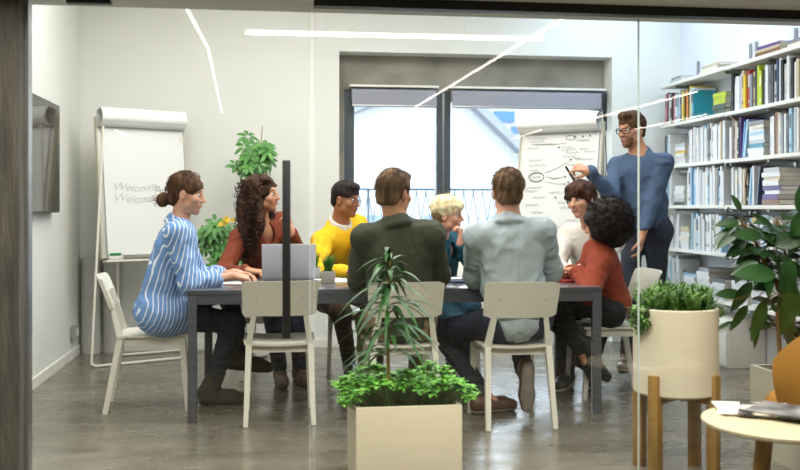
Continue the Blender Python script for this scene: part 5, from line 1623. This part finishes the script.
A = person(dict(label='man in a dark green jacket seen from behind, middle of the near side', pel=G(401, 5.38, .575), nb=J(397, 226, 5.28), head=J(394.5, 194, 5.30), look=(44, -4, 0), face=80, sw=.172, s=1.06, face_on=True,
    armL=dict(w=J(374, 280, 5.72), hint=(-.55, -.4, -1), n=(0, 0, -1), d=(.4, 1, 0)), armR=dict(w=J(426, 280, 5.72), hint=(.55, -.4, -1), n=(0, 0, -1), d=(-.4, 1, 0)),
    legL=dict(a=G(367, 5.98, .11), hint=(-.2, 1, .8), toe=(-.1, 1, 0)), legR=dict(a=G(417, 5.98, .11), hint=(.2, 1, .8), toe=(.1, 1, 0)),
    skin=SK_B, browm=H_MB, lipm=LIP_B, hairm=H_MB, hairf=hair_back, top=('jacket', fabric('olive_green_jacket_cloth', '454838', var=.25)), loose=.022, fold=.010, sleeve=.9, collar=True, round_neck=True, bottom=F_KHAKI, shoe=L_BROWN, sole=S_DARK, boot=.10, seed=15))
beard(A, mat('short_stubble', '9c7454', .7, col2='7d5a40', vs=60), 1.06)

# ---- blonde woman
def hair_bowl(root, hp, Hn, s, g):
    P_ = [('u', 'el', (0, -.014, .055), (.094, .114, .086)), ('u', 'el', (0, .06, .065), (.066, .046, .040))] + [('s', 'el', (0, .118, -.050), (.078, .060, .088), .008), ('s', 'el', (0, -.01, -.075), (.14, .15, .068), .012)]
    hair_sdf(root, hp, Hn, s, P_, g['hairm'], wob(.007, 75, 31))
    hair_sdf(root, hp, Hn, s, [('u', 'el', (0, -.030, .01), (.078, .082, .075)), ('u', 'el', (0, -.05, -.04), (.055, .045, .04))] + CUT + [('s', 'el', (.086, .004, -.014), (.022, .030, .042), .006), ('s', 'el', (-.086, .004, -.014), (.022, .030, .042), .006)], H_BB, wob(.001, 80, 3), name='undercut')
    strands(root, hp, s, 150, 18, lambda r: (lambda a, t: (.085 * math.cos(a) * math.cos(t), -.01 + .10 * math.sin(a) * math.cos(t), .05 + .082 * math.sin(t)))(r.uniform(0, 6.28), r.uniform(.2, 1.5)), g['hairm'], r0=.0022, curl=.004, L=(.03, .06), turns=1, name='tousled_strands',
            dirf=lambda r, p: (p.x * 4 + r.gauss(0, .4), .3 + p.y * 3 + r.gauss(0, .4), -.3 + r.gauss(0, .3)))
A = person(dict(label='woman with cropped blonde hair in a teal top resting her chin on her hand', pel=G(438, 7.02, .575), nb=J(440, 242, 6.76), head=J(447.5, 215, 6.66), look=(-22, -4, 4), face=-42, sw=.160, fem=True, s=1.04, smile=False,
    armR=dict(w=J(432, 276, 6.36), hint=(-.7, .2, -1), n=(0, 0, -1), d=(1, -.1, 0)), armL=dict(w=J(460.5, 242, 6.54), hint=(.7, -.1, -1), n=(-.75, .2, .5), curl=(62, 60, 40), thumb=.25, d=(.08, 0, 1)),
    legR=dict(a=G(452, 6.92, .11), hint=(0, -1, .8), toe=(-.5, -.9, 0)), legL=dict(a=G(466, 6.84, .11), hint=(.2, -1, .8), toe=(.05, -1, 0)),
    skin=SK_D, browm=H_BB, lipm=LIP_A, hairm=H_BL, hairf=hair_bowl, top=('top', fabric('teal_top_cloth', '14566a')), loose=.016, fold=.005, sleeve=.85, vneck=True, bottom=F_TEALD, shoe=L_GREY, sole=S_WHITE, boot=.03, seed=19))

# ---- man in the grey-blue shirt, from behind
A = person(dict(label='man in a pale grey-blue shirt seen from behind, with one shoe sole showing', pel=G(516, 5.36, .575), nb=J(508.5, 224, 5.32), head=J(507.5, 193, 5.36), look=(84, -3, 0), face=86, sw=.172, s=1.07,
    armL=dict(w=J(486, 281, 5.76), hint=(-.55, -.4, -1), n=(0, 0, -1), d=(.5, 1, 0)), armR=dict(w=J(540, 279, 5.78), hint=(.6, -.4, -1), n=(0, 0, -1), d=(-.5, 1, 0)),
    legL=dict(a=G(484, 5.62, .11), hint=(-.9, .6, .8), toe=(.9, .25, 0)), legR=dict(a=J(524, 371, 5.52), hint=(0, 1, .5), toe=(0, .10, -1), solen=(0, 1, .10)),
    skin=SK_D, browm=H_MB, lipm=LIP_B, hairm=H_MB, hairf=hair_back, hn=.007, top=('shirt', fabric('pale_grey_blue_cotton', 'b3bfc4')), loose=.018, fold=.010, sleeve=.92, collar=True, bottom=F_JEANDK, shoe=L_BROWN, sole=S_TAN, boot=.05, seed=23))

# ---- woman with short brown hair
def hair_pixie(root, hp, Hn, s, g):
    P_ = [('u', 'el', (0, -.014, .044), (.088, .110, .092)), ('u', 'el', (0, -.055, -.025), (.074, .055, .070)), ('u', 'el', (.0, .055, .078), (.074, .046, .038)), ('u', 'rc', (-.055, .080, .065), (.060, .070, .030), .020, .018),
          ('u', 'rc', (.074, .03, .03), (.078, .02, -.03), .018, .010), ('u', 'rc', (-.074, .03, .03), (-.078, .02, -.03), .018, .010)] + [('s', 'el', (0, .112, -.052), (.068, .058, .082), .010)]
    hair_sdf(root, hp, Hn, s, P_, g['hairm'], wob(.004, 85, 41))
    nap(root, hp, s, g['hairm'], 320, 12, rad=(.087, .109, .092), zlo=-.05, L=(.03, .05))
A = person(dict(label='smiling woman with short brown hair and a white blouse, right back corner of the table', pel=G(598, 6.80, .575), nb=J(591, 230, 6.58), head=J(581, 200.5, 6.46), look=(-142, -4, 7), face=-135, sw=.160, fem=True, s=1.05, smile=True,
    armR=dict(w=J(563, 270, 6.25), hint=(-.6, .3, -1), n=(0, 0, -1), d=(-.4, -.9, 0)), armL=dict(w=J(578, 272, 6.10), hint=(.4, -.3, -1), n=(0, 0, -1), d=(-1, -.1, 0)),
    legR=dict(a=G(567, 6.42, .11), hint=(-.5, -1, .8), toe=(-.6, -.8, 0)), legL=dict(a=G(590, 6.50, .11), hint=(-.2, -1, .8), toe=(-.2, -1, 0)),
    skin=SK_A, browm=H_CH, lipm=LIP_A, hairm=H_CH, hairf=hair_pixie, top=('blouse', fabric('cream_blouse_cloth', 'e2ddd2')), loose=.018, fold=.007, sleeve=.88, collar=True, bottom=F_BLACK, shoe=L_BLACK, sole=S_WHITE, boot=.05, seed=27))

# ---- person with the dark curly crop, in rust
def hair_afro(root, hp, Hn, s, g):
    P_ = [('u', 'el', (0, -.036, .030), (.146, .150, .146)), ('u', 'el', (.03, -.08, -.04), (.11, .09, .10))] + [('s', 'el', (0, .140, -.045), (.078, .075, .095), .02)]
    hair_sdf(root, hp, Hn, s, P_, g['hairm'], wob(.010, 60, 51), lo=.26, h=.0075, k=.03)
    def src(r):
        v = Vector((r.gauss(0, 1), r.gauss(0, 1), r.gauss(0, 1))).normalized()
        if v.y > .55 and v.z < .5: v.y = -v.y
        return (v.x * .138, -.036 + v.y * .142, .03 + v.z * .138)
    strands(root, hp, s, 620, 9, src, g['hairm'], r0=.0028, curl=.008, L=(.018, .040), turns=2.4, dirf=lambda r, p: (p.x + r.gauss(0, .05), p.y + .036 + r.gauss(0, .05), p.z - .03 + r.gauss(0, .05)))
A = person(dict(label='person with round dark curls in a rust-red top, sitting at the right table end', pel=G(609, 6.14, .575), nb=J(599, 249, 6.08), head=J(603, 226, 6.04), look=(160, -6, 0), face=160, sw=.165, fem=True, s=1.02,
    armL=dict(w=J(577, 270, 5.94), hint=(-.2, -1, -.7), n=(0, 0, -1), d=(-.6, .7, 0)), armR=dict(w=J(571, 271, 6.16), hint=(-.3, .9, -.8), n=(.4, -.4, -.8), d=(-.2, -1, .0)),
    legL=dict(a=J(581, 350, 5.96), hint=(-1, -.1, .6), toe=(.05, -.1, -1), solen=(-1, -.25, 0)), legR=dict(a=J(590, 355, 6.22), hint=(-1, .2, .6), toe=(.8, .1, -.45)),
    skin=SK_B, browm=H_BK, lipm=LIP_B, hairm=H_BK, hairf=hair_afro, top=('top', fabric('rust_red_cloth', '8a3315')), loose=.020, fold=.006, sleeve=.9, collar=True, round_neck=True, bottom=F_BLACK, shoe=L_BLACK, sole=S_DARK, boot=.14, seed=31))

# ---- standing man
def hair_quiff(root, hp, Hn, s, g):
    P_ = [('u', 'el', (0, -.012, .046), (.079, .101, .092)), ('u', 'el', (0, .048, .104), (.056, .054, .034)), ('u', 'el', (0, -.055, -.012), (.064, .050, .058))] + CUT + \
         [('s', 'el', (.086, -.000, -.012), (.022, .030, .044), .006), ('s', 'el', (-.086, -.000, -.012), (.022, .030, .044), .006)]
    hair_sdf(root, hp, Hn, s, P_, g['hairm'], wob(.004, 95, 61))
    nap(root, hp, s, g['hairm'], 260, 14, rad=(.080, .102, .094), L=(.015, .03))
A = person(dict(label='tall standing man in a denim-blue shirt and dark glasses pointing a marker at the flipchart', pel=G(645, 6.98, 1.045), nb=J(640, 157, 6.96), head=J(631.5, 130.5, 6.93), look=(-152, -6, 0), face=-128, sw=.155, s=1.07, smile=True,
    armR=dict(w=J(590, 171, 6.74), hint=(.2, -.2, -1), n=(-.3, .6, -.6), d=(-1, -.15, .25), curl=(55, 60, 30), index=(15, 25, 15), thumb=.7), armL=dict(w=J(641, 238, 6.74), hint=(.35, .6, -.1), n=(-1, .3, 0), d=(-.15, -.1, -1), curl=(20, 30, 20)),
    legR=dict(a=G(626, 6.80, .11), hint=(-.3, -1, 0), toe=(-.5, -.85, 0)), legL=dict(a=G(648, 7.02, .11), hint=(.1, -1, 0), toe=(.1, -1, 0)),
    skin=SK_B, browm=H_BR, lipm=LIP_B, hairm=H_BR, hairf=hair_quiff, top=('shirt', fabric('denim_blue_cotton', '475b79')), loose=.014, fold=.009, sleeve=.94, collar=True, hem=.03, bottom=F_JEANDK, tloose=.004, shoe=L_BROWN, sole=S_DARK, boot=.05, seed=37))
glasses(A, M_BLACK, w=.062, hgt=.042, rim=.0034)
beard(A, mat('brown_stubble', '8f6445', .7, col2='6f4a32', vs=60), 1.07)
root = A['root']
mb = MB(); up_, fo_, lf_ = A['up'], A['fo'], A['lf']
pts = [A['pel'] + up_ * .05 + lf_ * .170 * math.cos(t) + fo_ * .138 * math.sin(t) - root.location for t in np.linspace(0, 2 * math.pi, 40)[:-1]]
for k in (0, 1, 2): mb.tube([p + up_ * .011 * (k - 1) for p in pts], .008, 6, closed=True)
mb.build('belt', mat('oxblood_leather', '6b2a26', .5), root)
mb = MB()
for k in range(6):
    p = A['nb'] + (A['pel'] - A['nb']) * (.10 + .13 * k) + fo_ * (.115 + .028 * min(k, 2)) - root.location
    mb.ball(tuple(p), .006, 8)
mb.build('button', M_DARKMETAL, root)
w = A['wr']['R']; tip = A['tips']['R'][0][0]; th_ = A['tips']['R'][1]
mid = (tip + th_) / 2
dm = (J(563, 150, 6.72) - J(574, 168, 6.78)).normalized()
pen('marker_pen', mid + dm * .085, mid - dm * .05, .0085, M_BLACK, 'black marker in the raised hand of the standing man', 'marker')
